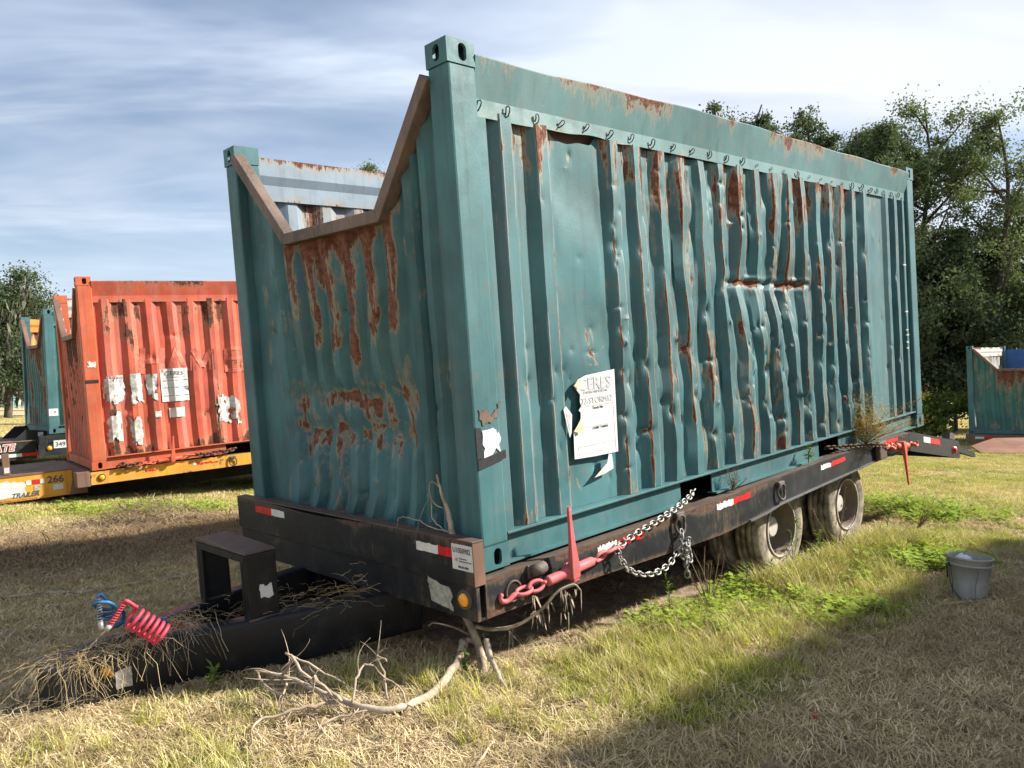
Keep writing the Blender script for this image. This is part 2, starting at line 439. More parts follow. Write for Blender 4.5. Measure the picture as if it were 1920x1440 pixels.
M['paper_back'] = plain('cream_paper_back', (0.62, 0.50, 0.32), 0.8, 0.12, 12, 0.1)
M['paper_old'] = plain('dirty_label_paper', (0.44, 0.42, 0.37), 0.8, 0.22, 18, 0.25, 40, stretch=(1, 1, 4))
M['torn_grey'] = plain('faded_torn_sticker', (0.30, 0.30, 0.255), 0.85, 0.3, 40, 0.3, 80)
M['paper_dirty'] = plain('stained_torn_paper', (0.36, 0.34, 0.31), 0.85, 0.25, 14, 0.25, 40, col2=(0.62, 0.62, 0.60))
M['ink'] = plain('faded_print_ink', (0.38, 0.39, 0.40), 0.8, 0.15, 30, 0)
M['ink_dark'] = plain('dark_print_ink', (0.075, 0.077, 0.085), 0.7, 0.1, 30, 0)
M['ink_red'] = plain('red_print_ink', (0.55, 0.07, 0.06), 0.7, 0.1, 30, 0)
M['black_tape'] = plain('black_tape', (0.018, 0.019, 0.022), 0.55, 0.3, 30, 0.3, 50)
M['amber'] = plain('amber_lens', (0.85, 0.36, 0.01), 0.22, 0.1, 30, 0.4, 120, spec=0.6)
M['red_lens'] = plain('red_lens', (0.6, 0.02, 0.03), 0.25, 0.1, 30, 0.2, 90, spec=0.6)
M['blue_hose'] = plain('blue_air_hose', (0.026, 0.115, 0.26), 0.6, 0.25, 20, 0.1)
M['red_hose'] = plain('red_coiled_hose', (0.52, 0.042, 0.075), 0.55, 0.25, 20, 0.1)
M['cable'] = plain('black_cable', (0.02, 0.02, 0.021), 0.5, 0.3)
M['fitting'] = plain('grey_hose_fitting', (0.30, 0.30, 0.29), 0.5, 0.2, metallic=0.4)
M['bark_dead'] = plain('dead_grey_bark', (0.30, 0.235, 0.17), 0.95, 0.3, 14, 0.6, 50, col2=(0.46, 0.38, 0.29), stretch=(1, 1, 1))
M['twig'] = plain('dry_twig', (0.27, 0.20, 0.14), 0.95, 0.3, 14, 0.3, 50, col2=(0.44, 0.36, 0.27))
M['straw'] = leafy('dry_straw', (0.42, 0.32, 0.18), (0.74, 0.62, 0.40), 0.85, 0.15)
M['bark'] = plain('tree_bark', (0.075, 0.062, 0.050), 0.95, 0.35, 4, 0.6, 12)
M['bucket'] = weathered('grey_bucket_plastic', (0.33, 0.328, 0.32), None, rust=-1, rough=0.62, var=0.12, dirt=0.5, dirtcol=(0.23, 0.20, 0.165), spec=0.25, fine=0.03)
M['bucket_rim'] = plain('pale_bucket_rim', (0.30, 0.285, 0.255), 0.65, 0.15)
M['bag'] = plain('white_plastic_bag', (0.66, 0.69, 0.74), 0.4, 0.08, 10, 0.5, 20)
M['wood'] = plain('old_deck_wood', (0.10, 0.075, 0.055), 0.9, 0.3, 5, 0.5, 20)
M['red_litter'] = plain('red_litter_plastic', (0.55, 0.02, 0.03), 0.4, 0.1)
# ------------------------------------------------------------------ the ground
EXH = (MAIN.to_3x3() @ Vector((1, 0, 0))); EXH = np.array([EXH.x, EXH.y]) / math.hypot(EXH.x, EXH.y)
EYH = np.array([-EXH[1], EXH[0]])
def uv(x, y):
    rx, ry = np.asarray(x) + 0.137, np.asarray(y) - 3.896
    return rx * EXH[0] + ry * EXH[1], rx * EYH[0] + ry * EYH[1]
def win(x, a, b, c, d):
    return sstep(a, b, x) * (1 - sstep(c, d, x))
def ground_z(x, y):
    u, v = uv(x, y)
    near = 1 - sstep(14, 40, np.hypot(x, y))
    z = 0.075 * sstep(2.6, 4.9, u) * (1 - sstep(7, 14, u)) * win(v, -9, -4, 6, 12)
    z = z + near * (0.05 * (fbm(np.asarray(x) * 0.5 + 40, np.asarray(y) * 0.5 + 40, 3) - 0.5) + 0.018 * (fbm(np.asarray(x) * 2.2 + 9, np.asarray(y) * 2.2 + 70, 5) - 0.5))
    z = z + 0.10 * win(v, 4.3, 5.1, 5.3, 6.2) * win(u, -6, -3, 3, 5) * fbm(np.asarray(x) * 1.6 + 20, np.asarray(y) * 1.6 + 60, 8)     # the hay windrow
    return z
def zones(x, y):
    """bare dirt, dry thatch and green cover, each 0..1"""
    x = np.asarray(x, float); y = np.asarray(y, float)
    u, v = uv(x, y)
    n1 = fbm(x * 0.8 + 50, y * 0.8 + 50, 12); n2 = fbm(x * 2.5 + 11, y * 2.5 + 33, 17)
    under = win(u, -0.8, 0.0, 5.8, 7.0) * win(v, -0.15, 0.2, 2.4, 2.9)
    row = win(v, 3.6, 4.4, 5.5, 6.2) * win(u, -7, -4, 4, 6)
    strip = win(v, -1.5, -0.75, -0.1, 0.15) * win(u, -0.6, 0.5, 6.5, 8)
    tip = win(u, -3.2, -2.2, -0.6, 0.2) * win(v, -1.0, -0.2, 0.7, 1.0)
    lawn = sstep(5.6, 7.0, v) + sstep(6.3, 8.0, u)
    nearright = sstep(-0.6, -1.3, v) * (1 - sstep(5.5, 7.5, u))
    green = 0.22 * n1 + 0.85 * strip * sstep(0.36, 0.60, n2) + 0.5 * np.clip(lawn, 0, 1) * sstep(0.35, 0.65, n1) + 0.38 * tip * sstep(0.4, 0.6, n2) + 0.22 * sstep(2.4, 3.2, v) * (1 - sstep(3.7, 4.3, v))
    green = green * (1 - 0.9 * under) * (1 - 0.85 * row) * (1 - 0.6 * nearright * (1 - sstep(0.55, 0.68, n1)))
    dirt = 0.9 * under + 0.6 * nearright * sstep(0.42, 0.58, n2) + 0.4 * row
    # the bare pale patch near the lower middle of the photo
    dirt = dirt + 0.8 * np.exp(-(((x + 0.05) / 0.45) ** 2 + ((y - 3.15) / 0.28) ** 2))
    dirt = dirt + 0.55 * sstep(0.56, 0.68, fbm(x * 1.3 + 77, y * 1.3 + 21, 19)) * (1 - sstep(5.0, 7.0, v))
    dry = 1 - np.clip(green, 0, 1)
    return np.clip(dirt, 0, 1), np.clip(dry, 0, 1), np.clip(green, 0, 1), np.clip(row, 0, 1)
def spread(a, b, step, far0, far1, n):
    mid = np.arange(a, b + step / 2, step)
    lo = a - np.geomspace(step * 2, a - far0, n)[::-1] if far0 < a else np.array([])
    hi = b + np.geomspace(step * 2, far1 - b, n)
    return np.concatenate([lo, mid, hi])
gx = spread(-8, 8, 0.09, -900, 900, 26); gy = spread(1.5, 14, 0.09, -500, 1500, 28)
GX, GY = np.meshgrid(gx, gy)
GZ = ground_z(GX, GY)
di, dr, gn, rw = zones(GX, GY)
ny_, nx_ = GX.shape
def grid_faces(r, c):
    i = np.arange((r - 1) * (c - 1)); a = (i // (c - 1)) * c + i % (c - 1)
    return np.stack([a, a + 1, a + c + 1, a + c], 1)
gme = mesh_np('ground', np.stack([GX.ravel(), GY.ravel(), GZ.ravel()], 1), [grid_faces(ny_, nx_)],
              {'dirt': di, 'green': gn, 'row': rw}, smooth=True)
t = NT('field_ground')
P_ = t.tc.outputs['Object']
soil = t.mix(t.ramp(t.noise(14, 7, 0.7), 0.3, 0.7), (0.20, 0.142, 0.098), (0.43, 0.33, 0.24))
thatch = t.mix(t.ramp(t.noise(45, 6, 0.75, (1, 1.7, 1), 0.6), 0.32, 0.66), (0.22, 0.155, 0.09), (0.62, 0.48, 0.30))
thatch = t.mix(t.ramp(t.noise(0.55, 4, 0.6), 0.35, 0.7), thatch, t.mix(0.5, thatch, (0.46, 0.38, 0.16)))
grn = t.mix(t.ramp(t.noise(38, 5, 0.7), 0.3, 0.7), (0.10, 0.13, 0.03), (0.30, 0.32, 0.09))
c = t.mix(t.ramp(t.math('ADD', t.attr('green'), t.math('MULTIPLY_ADD', t.noise(6, 5, 0.7), 0.6, -0.3)), 0.2, 0.7), thatch, grn)
c = t.mix(t.math('MULTIPLY', t.attr('row'), 0.95), c, t.mix(t.ramp(t.noise(30, 5, 0.7, (1, 2.2, 1)), 0.3, 0.7), (0.085, 0.05, 0.03), (0.24, 0.155, 0.095)))
c = t.mix(t.ramp(t.math('ADD', t.attr('dirt'), t.math('MULTIPLY_ADD', t.noise(9, 5, 0.7), 0.7, -0.35)), 0.35, 0.7), c, soil)
t.base(c); t.rough(0.95); t.spec(0.15)
t.bump(t.math('ADD', t.noise(60, 6, 0.8), t.math('MULTIPLY', t.noise(9, 4, 0.6), 0.6)), 0.9, 0.03)
M['ground'] = t.m
tag(obj('ground', gme, M['ground']), kind='structure')

# a road across the far field
rb = MB(); rb.add([(-260, 78, 0.02), (40, 100, 0.02), (40, 107, 0.02), (-260, 85, 0.02)], [(0, 1, 2, 3)])
tag(rb.build('road', plain('far_asphalt', (0.075, 0.073, 0.07), 0.9, 0.2)), kind='structure')

# ------------------------------------------------------------------ shipping containers
CL, CW, CH = 6.058, 2.438, 2.591
NOTCH = [(2.275, 2.505), (1.665, 1.865), (0.650, 1.845), (0.165, 2.440)]      # y,z of the sawn-out front end, near the tube centre
def fine_axis(bps, step):
    out = []
    for a, b in zip(bps[:-1], bps[1:]):
        n = max(1, int(math.ceil((b - a) / step)))
        out += list(np.linspace(a, b, n, endpoint=False))
    return np.array(out + [bps[-1]])
def sheet(name, X, Y, Z, rust, mats, parent, solid=0.003, flip=False, wear=None):
    r, c = X.shape
    f = grid_faces(r, c)
    if flip: f = f[:, ::-1]
    o = obj(name, mesh_np(name, np.stack([X.ravel(), Y.ravel(), Z.ravel()], 1), [f], {'rust': rust, 'wear': wear if wear is not None else 0 * rust}), mats, parent)
    if solid and isinstance(mats, (list, tuple)) and len(mats) > 1:
        s = o.modifiers.new('sheet', 'SOLIDIFY'); s.thickness = solid; s.offset = -1; s.material_offset = 1; s.material_offset_rim = 0
    return o
def rib_points(start, end, pitch, D, w_out, w_slope):
    """breakpoints (x, depth) of a trapezoid corrugation; depth 0 = outer"""
    pts = [(start, D)]
    x = start + 0.03
    while x + pitch < end:
        pts += [(x, D), (x + w_slope, 0), (x + w_slope + w_out, 0), (x + 2 * w_slope + w_out, D)]
        x += pitch
    pts.append((end, D))
    return pts
def dents_field(X, Z, rng, n, xr, zr, rad=(0.03, 0.12), dep=(0.006, 0.03), out_frac=0.25):
    d = np.zeros_like(X); ru = np.zeros_like(X)
    for k in range(n):
        cx, cz = rng.uniform(*xr), rng.uniform(*zr); rx = rng.uniform(*rad); rz = rng.uniform(*rad) * rng.uniform(0.8, 2.2)
        a = rng.uniform(*dep) * (-0.6 if rng.random() < out_frac else 1)
        g = np.exp(-1.7 * np.sqrt(((X - cx) / rx) ** 2 + ((Z - cz) / rz) ** 2))
        d += a * 1.3 * g
        if rng.random() < 0.45:
            rzz = np.where(Z < cz, rz * 1.5, rz * 0.4)          # stains run downwards
            ru += rng.uniform(0.35, 0.8) * np.exp(-(((X - cx) / (rx * 0.32)) ** 2 + ((Z - cz) / rzz) ** 2))
    return d, ru

D_MAIN = 0.048
def main_side_bps():
    p = [(0.19, D_MAIN), (0.295, D_MAIN), (0.345, 0), (0.42, 0), (0.475, D_MAIN), (0.55, D_MAIN), (0.605, 0), (0.69, 0), (0.745, D_MAIN), (1.165, D_MAIN)]
    for k in range(15):
        s = 1.165 + 0.2413 * k
        p += [(s + 0.062, 0), (s + 0.132, 0), (s + 0.186, D_MAIN), (s + 0.2413, D_MAIN)]
    p += [(4.785 + 0.075, 0), (4.785 + 0.145, 0), (4.985, D_MAIN * 0.55), (5.32, D_MAIN * 0.55)]
    p += [(5.37, 0), (5.43, 0), (5.47, D_MAIN), (5.53, D_MAIN), (5.59, 0), (5.65, 0), (5.69, D_MAIN), (5.74, D_MAIN), (5.79, 0), (5.83, 0), (5.87, D_MAIN), (5.89, D_MAIN)]
    return p
_SB = main_side_bps()
SBX, SBD = np.array([q[0] for q in _SB]), np.array([q[1] for q in _SB])
SIDE_Y0 = 0.024
def main_side_surface(x, z, full=False):
    rng = np.random.default_rng(5)
    d0 = np.interp(x, SBX, SBD)
    tw = win(x, 2.40, 2.6, 3.5, 3.85)
    zt = 1.435 - 0.03 * (x - 3.0) + 0.05 * (vnoise(x * 5, x * 0 + 0.5, 41) - 0.5)
    crushed = np.exp(-((z - zt) / 0.13) ** 2) * tw
    calm = win(x, 0.70, 0.80, 1.10, 1.16)                                   # the flat bay stays fairly flat
    rough = win(x, 1.15, 1.7, 4.2, 4.9)
    rib = np.floor((x - 1.165) / 0.2413)                                      # each rib is bashed in its own way
    amp = 1 - 0.35 * crushed - 0.32 * sstep(0.5, 0.8, lnoise(rib * 3.7 + 3, z * 2.6, 21)) * rough - 0.35 * sstep(2.05, 2.25, z) * vnoise(x * 4, z * 2, 24) * rough
    y = d0 * amp
    y = y + 0.036 * tw * np.exp(-((z - zt) / 0.2) ** 2) + 0.026 * tw * np.exp(-np.abs(z - zt) / 0.022)
    y = y - 0.014 * tw * np.exp(-((z - zt - 0.035) / 0.02) ** 2) * sstep(0.35, 0.7, vnoise(x * 6, x * 0, 44))
    y = y + 0.035 * (fbm(x * 0.9 + 7, z * 1.0 + 2, 27, 2) - 0.5) * (0.35 + rough) + 0.016 * (lnoise(rib * 5.3, z * 3.1, 29) - 0.5) * rough
    y = y + 0.012 * (lnoise(x * 7, z * 4.5, 36) - 0.5) * rough
    y = y + 0.012 * np.sin(z * 9 + x * 3) * calm * (vnoise(x * 3, z * 3, 30))
    dd, ru = dents_field(x, z, rng, 190, (0.4, 5.6), (0.22, 2.2), rad=(0.016, 0.05), dep=(0.006, 0.024))
    y = y + dd * (0.45 + 0.55 * rough)
    # sharp knocks on the rib corners
    cor = SBX[(SBD == 0) & (SBX > 1.15) & (SBX < 4.9)]
    ru3 = np.zeros_like(x)
    for k in range(110):
        cx = rng.choice(cor); cz = rng.uniform(0.24, 2.15); rx = rng.uniform(0.014, 0.034); rz = rng.uniform(0.015, 0.07); a = rng.uniform(0.006, 0.022)
        m_ = (np.abs(x - cx) < rx * 4)
        g = np.where(m_, np.exp(-1.6 * np.sqrt(((x - cx) / rx) ** 2 + ((z - cz) / rz) ** 2)), 0)
        y = y + a * g
        if k % 2: ru3 = ru3 + rng.uniform(0.3, 0.6) * np.where(m_, np.exp(-(((x - cx) / (rx * 0.5)) ** 2 + ((z - cz) / np.where(z < cz, rz * 2.2, rz * 0.6)) ** 2)), 0)
    # low bumps along the ribs' lower third, where the loader hit
    dd2, ru2 = dents_field(x, z, rng, 60, (0.9, 4.6), (0.35, 1.1), rad=(0.02, 0.05), dep=(0.012, 0.04))
    y = y + dd2
    wob = 0.012 * (fbm(x * 0.8, z * 1.1, 31, 2) - 0.5) * 2 * (0.25 + rough) + 0.010 * (lnoise(x * 2.2 + 4, z * 2.6, 33) - 0.5) * 2 * rough + 0.015 * (lnoise(rib * 2.3 + 4, z * 5.2, 34) - 0.5) * 2 * rough
    low = np.clip(zt - z, 0, 2)
    wob = wob + tw * (-0.055 * sstep(0.0, 0.05, zt - z) + 0.085 * low / 1.2 * sstep(0, 0.1, low))
    if not full:
        return SIDE_Y0 + y
    # where it has rusted: torn crease, heads of the ribs, bruised rib corners, dents
    edge = np.zeros_like(x)
    for bx, bd in zip(SBX, SBD):
        if bd == 0: edge = np.maximum(edge, np.exp(-((x - bx) / 0.011) ** 2))
    rust = 0.66 * edge * sstep(0.34, 0.58, fbm(x * 3 + 1, z * 2.6, 51)) * (0.55 + 0.6 * rough)
    top = sstep(1.86, 2.15, z + 0.25 * (vnoise(x * 5, x * 0, 52) - 0.5)) * win(x, 0.28, 0.4, 5.2, 5.5)
    rust = rust + 0.54 * top * sstep(0.44, 0.62, fbm(x * 34, z * 3.0, 53)) * (1 - 0.4 * calm)
    rust = rust + 0.85 * tw * np.exp(-((z - zt + 0.005) / 0.028) ** 2) * sstep(0.25, 0.5, vnoise(x * 7, x * 0, 55)) + 0.30 * tw * np.exp(-((z - zt) / 0.2) ** 2) * sstep(0.5, 0.75, fbm(x * 8, z * 3, 57))
    rust = rust + ru * 0.75 + ru2 * 0.9 + ru3 + 0.42 * sstep(0.33, 0.17, z) * sstep(0.4, 0.65, fbm(x * 4, z * 3, 58))
    rust = rust + 0.36 * rough * sstep(0.48, 0.66, fbm(x * 15 + 5, z * 2.0, 59))
    # long scrapes down to the primer
    for x0, z0, x1, z1, w, v in ((0.86, 1.28, 1.06, 1.30, 0.008, 0.34), (0.96, 1.20, 1.00, 1.02, 0.010, 0.40), (1.04, 1.17, 1.01, 1.0, 0.009, 0.36), (0.98, 1.03, 1.06, 0.93, 0.012, 0.40), (0.92, 0.97, 1.02, 0.955, 0.012, 0.34),
                                 (1.05, 1.03, 1.12, 1.06, 0.010, 0.34), (1.08, 0.98, 1.14, 0.90, 0.010, 0.30), (0.80, 1.02, 0.86, 0.96, 0.02, 0.30), (0.79, 0.96, 0.80, 0.90, 0.014, 0.5), (0.80, 0.33, 0.84, 0.24, 0.014, 0.45), (0.98, 1.64, 1.0, 1.52, 0.010, 0.30),
                                 (0.42, 1.55, 0.44, 1.05, 0.010, 0.36), (0.44, 1.05, 0.46, 0.55, 0.009, 0.34), (0.47, 1.9, 0.48, 1.2, 0.008, 0.38), (0.30, 2.2, 0.31, 1.7, 0.008, 0.40), (0.69, 2.0, 0.695, 0.3, 0.006, 0.30)):
        px_, pz_ = x - x0, z - z0; dx_, dz_ = x1 - x0, z1 - z0; tt = np.clip((px_ * dx_ + pz_ * dz_) / (dx_ ** 2 + dz_ ** 2), 0, 1)
        rust = rust + v * np.exp(-((px_ - tt * dx_) ** 2 + (pz_ - tt * dz_) ** 2) / w ** 2) * (0.6 + 0.6 * vnoise(x * 30, z * 30, 64))
    return wob, SIDE_Y0 + y, np.clip(rust, 0, 1.1)
def build_main_side(parent):
    xs = fine_axis(list(SBX), 0.0125); ts = np.linspace(0, 1, 185)
    X, T = np.meshgrid(xs, ts)
    ztop = 2.285 - 0.060 * win(X, 0.72, 0.80, 1.08, 1.16) - 0.03 * vnoise(X * 9, X * 0, 61) * win(X, 0.3, 0.5, 5.0, 5.3)
    Z = 0.166 + T * (ztop - 0.166)
    wob, Y, rust = main_side_surface(X, Z, True)
    fix = win(X, 0.19, 0.33, 5.6, 5.88)
    Xw = X + wob * fix * sstep(0.166, 0.45, Z) * 1.0
    edge = np.zeros_like(X)
    for bx, bd in zip(SBX, SBD):
        edge = np.maximum(edge, (0.75 if bd == 0 else 0.4) * np.exp(-((X - bx) / 0.009) ** 2))
    wear = edge * sstep(0.3, 0.55, fbm(X * 4 + 2, Z * 3.0, 66))  # worn rib edges, paled in the paint to stand for edge highlights too
    return sheet('side_panel', Xw, Y, Z, rust, [M['green'], M['inner_grey']], parent, flip=False, wear=wear)

def notch_top(y):
    ys = np.array([q[0] for q in NOTCH])[::-1]; zs = np.array([q[1] for q in NOTCH])[::-1]
    return np.interp(y, ys, zs)
def build_main_front(parent):
    bp = [(0.155, 0.045), (0.25, 0.045), (0.285, 0.012), (0.335, 0.012)]
    y = 0.36
    bp += [(0.375, 0.045), (0.40, 0.045)]
    for k in range(8):
        c0 = 0.64 + 0.2135 * k - 0.2135 + 0.0
        bp += [(c0 - 0.0375, 0.0), (c0 + 0.0375, 0.0), (c0 + 0.085, 0.045), (c0 + 0.1285, 0.045)]
    bp = [q for q in bp if q[0] < 2.2] + [(2.285, 0.045)]
    bp = sorted(set(bp))
    BX, BD = np.array([q[0] for q in bp]), np.array([q[1] for q in bp])
    ys = fine_axis(list(BX), 0.013); ts = np.linspace(0, 1, 150)
    Yg, T = np.meshgrid(ys, ts)
    ztop = notch_top(Yg) - 0.02
    Z = 0.03 + T * (ztop - 0.03)
    rng = np.random.default_rng(9)
    mid = win(Yg, 0.4, 0.75, 1.7, 2.1)
    band = np.exp(-((Z - 0.86) / 0.07) ** 2) + np.exp(-((Z - 0.64) / 0.08) ** 2)
    d = np.interp(Yg, BX, BD) * (1 - 0.45 * band * mid * vnoise(Yg * 7, Z * 2, 71))
    d = d + 0.03 + 0.085 * mid * np.exp(-((Z - 0.75) / 0.42) ** 2) + 0.028 * mid * band * (0.4 + vnoise(Yg * 6, Z * 5, 72))
    d = d + 0.03 * (fbm(Yg * 1.3, Z * 1.5, 73, 3) - 0.5)
    dd, ru = dents_field(Yg, Z, rng, 90, (0.3, 2.1), (0.1, 1.7), rad=(0.02, 0.06), dep=(0.005, 0.022)); d = d + dd
    wob = mid * (0.03 * np.exp(-((Z - 1.0) / 0.25) ** 2) - 0.075 * sstep(0.85, 0.1, Z) + 0.025 * np.sin(Z * 6 + Yg * 2)) + 0.012 * (fbm(Yg * 2, Z * 2.5, 75, 3) - 0.5) * 2
    rust = np.zeros_like(Yg)
    for c0, zlow, s in ((1.707, 1.28, 0.75), (1.494, 1.10, 0.95), (1.28, 1.10, 0.95), (1.067, 1.05, 0.95), (0.853, 1.14, 1.0), (0.64, 1.15, 0.85), (0.96, 1.45, 0.5), (1.17, 1.5, 0.6), (1.39, 1.5, 0.5)):
        g = np.exp(-((Yg - c0) / 0.056) ** 6) * sstep(zlow - 0.03, zlow + 0.1, Z + 0.08 * (vnoise(Yg * 20, Z * 3, 76) - 0.5))
        rust = np.maximum(rust, g * s * (0.42 + 0.5 * vnoise(Yg * 34, Z * 3.0, 77)))
    rust = rust + mid * (band * 0.52 * sstep(0.40, 0.62, fbm(Yg * 12, Z * 16, 78)) + 0.34 * (np.exp(-((Z - 0.80) / 0.07) ** 2) + np.exp(-((Z - 0.57) / 0.07) ** 2)) * sstep(0.42, 0.62, fbm(Yg * 26, Z * 2, 74))) + ru * 0.75
    rust = rust + 0.3 * sstep(0.17, 0.07, Z) + 0.34 * sstep(0.5, 0.66, fbm(Yg * 14, Z * 2.2, 79)) + 0.42 * sstep(ztop - 0.22, ztop, Z) * mid
    return sheet('front_panel', d, Yg + wob * sstep(0.03, 0.3, Z), Z, np.clip(rust, 0, 1.1), [M['green'], M['inner_grey']], parent, flip=True)
def plain_side(parent, mats, far=False, seed=1, D=0.036, step=0.03, nz=26, dent=25, rustk=0.4):
    bp = rib_points(0.19, 5.88, 0.278, D, 0.072, 0.068)
    BX, BD = np.array([q[0] for q in bp]), np.array([q[1] for q in bp])
    keep = np.concatenate([[True], np.diff(BX) > 1e-6]); BX, BD = BX[keep], BD[keep]
    X, Z = np.meshgrid(fine_axis(list(BX), step), np.linspace(0.166, 2.45 if far == 'tall' else 2.29, nz))
    rng = np.random.default_rng(seed)
    dd, ru = dents_field(X, Z, rng, dent, (0.3, 5.7), (0.2, 2.2), rad=(0.05, 0.14), dep=(0.01, 0.03))
    d = np.interp(X, BX, BD) + dd + 0.03 * (fbm(X * 0.9, Z, seed + 80, 3) - 0.5)
    wob = 0.02 * (fbm(X, Z * 1.4, seed + 83, 3) - 0.5) * 2
    edge = np.abs(np.interp(X, BX, BD)) < 0.004
    rust = rustk * sstep(0.45, 0.7, fbm(X * 6, Z * 1.5, seed + 85)) * (0.6 + 0.5 * edge) + ru * 0.7 + 0.4 * sstep(1.9, 2.2, Z) * sstep(0.4, 0.7, fbm(X * 7, Z, seed + 87)) + 0.25 * sstep(0.4, 0.2, Z)
    Y = SIDE_Y0 + d
    surf = (X, Z, d, BX, BD)
    o = sheet('side_panel', X + wob, (CW - Y) if far else Y, Z, np.clip(rust, 0, 1), mats, parent, flip=bool(far))
    def ysurf(x, z):
        return SIDE_Y0 + np.interp(x, BX, BD) + 0.03 * (fbm(x * 0.9, z, seed + 80, 3) - 0.5) + dents_field(x, z, np.random.default_rng(seed), dent, (0.3, 5.7), (0.2, 2.2), rad=(0.05, 0.14), dep=(0.01, 0.03))[0]
    return o, ysurf
def plain_front(parent, mats, seed=2, pitch=0.2, rustk=0.4, nz=22):
    bp = rib_points(0.16, 2.28, pitch, 0.04, pitch * 0.34, pitch * 0.2)
    BX, BD = np.array([q[0] for q in bp]), np.array([q[1] for q in bp])
    keep = np.concatenate([[True], np.diff(BX) > 1e-6]); BX, BD = BX[keep], BD[keep]
    Yg, T = np.meshgrid(fine_axis(list(BX), 0.04), np.linspace(0, 1, nz))
    Z = 0.03 + T * (notch_top(Yg) - 0.05)
    d = 0.03 + np.interp(Yg, BX, BD) + 0.05 * win(Yg, 0.4, 0.9, 1.6, 2.1) * np.exp(-((Z - 0.8) / 0.5) ** 2)
    rust = rustk * sstep(0.42, 0.68, fbm(Yg * 9, Z * 1.3, seed + 90)) + 0.45 * win(Yg, 0.5, 0.7, 1.6, 1.8) * sstep(1.2, 1.7, Z + 0.3 * (vnoise(Yg * 9, Z * 0, seed) - 0.5))
    return sheet('front_panel', d, Yg - 0.04 * sstep(0.9, 0.1, Z), Z, np.clip(rust, 0, 1), mats, parent, flip=True)

def corner_casting(ix, iy, iz, mat, parent):
    """hollow corner block with oblong holes in its outer faces"""
    sx, sy, sz = 0.178, 0.162, 0.118
    m = MB()
    m.slot_plate((0, 0, 0), (0, 1, 0), (0, 0, 1), (-1, 0, 0), sy, sz, 0.018, sy * 0.5, sz * 0.5, 0.05, 0.082)
    m.slot_plate((0, 0, 0), (1, 0, 0), (0, 0, 1), (0, -1, 0), sx, sz, 0.018, sx * 0.56, sz * 0.5, 0.053, 0.086)
    m.slot_plate((0, 0, sz), (1, 0, 0), (0, 1, 0), (0, 0, 1), sx, sy, 0.018, sx * 0.5, sy * 0.5, 0.06, 0.10)
    m.add([(sx, 0, 0), (sx, sy, 0), (sx, sy, sz), (sx, 0, sz)], [(0, 1, 2, 3)])
    m.add([(0, sy, 0), (sx, sy, 0), (sx, sy, sz), (0, sy, sz)], [(0, 1, 2, 3)])
    m.add([(0, 0, 0), (sx, 0, 0), (sx, sy, 0), (0, sy, 0)], [(0, 1, 2, 3)])
    fx, fy, fz = (-1 if ix else 1), (-1 if iy else 1), (1 if iz else -1)
    m.v = [((CL if ix else 0) + fx * x, (CW if iy else 0) + fy * y, (CH - sz if iz else sz) + fz * z) for x, y, z in m.v]
    return m.build('corner_casting', mat, parent)
def sweep_rail(name, prof_fn, xs, mat, parent, far=False, rust_fn=None):
    """closed profile (y,z) swept along x; prof_fn(x)->list"""
    profs = [prof_fn(x) for x in xs]; n = len(profs[0]); m = len(xs)
    V = np.array([(x, (CW - y) if far else y, z) for x, p in zip(xs, profs) for y, z in p])
    i = np.arange(m - 1)[:, None]; k = np.arange(n)[None, :]
    F = np.stack([i * n + k, i * n + (k + 1) % n, (i + 1) * n + (k + 1) % n, (i + 1) * n + k], 2).reshape(-1, 4)
    rust = rust_fn(V) if rust_fn is not None else np.zeros(len(V))
    return obj(name, mesh_np(name, V, [F, np.array([list(range(n)), [(m - 1) * n + q for q in range(n)]])], {'rust': rust}), mat, parent)
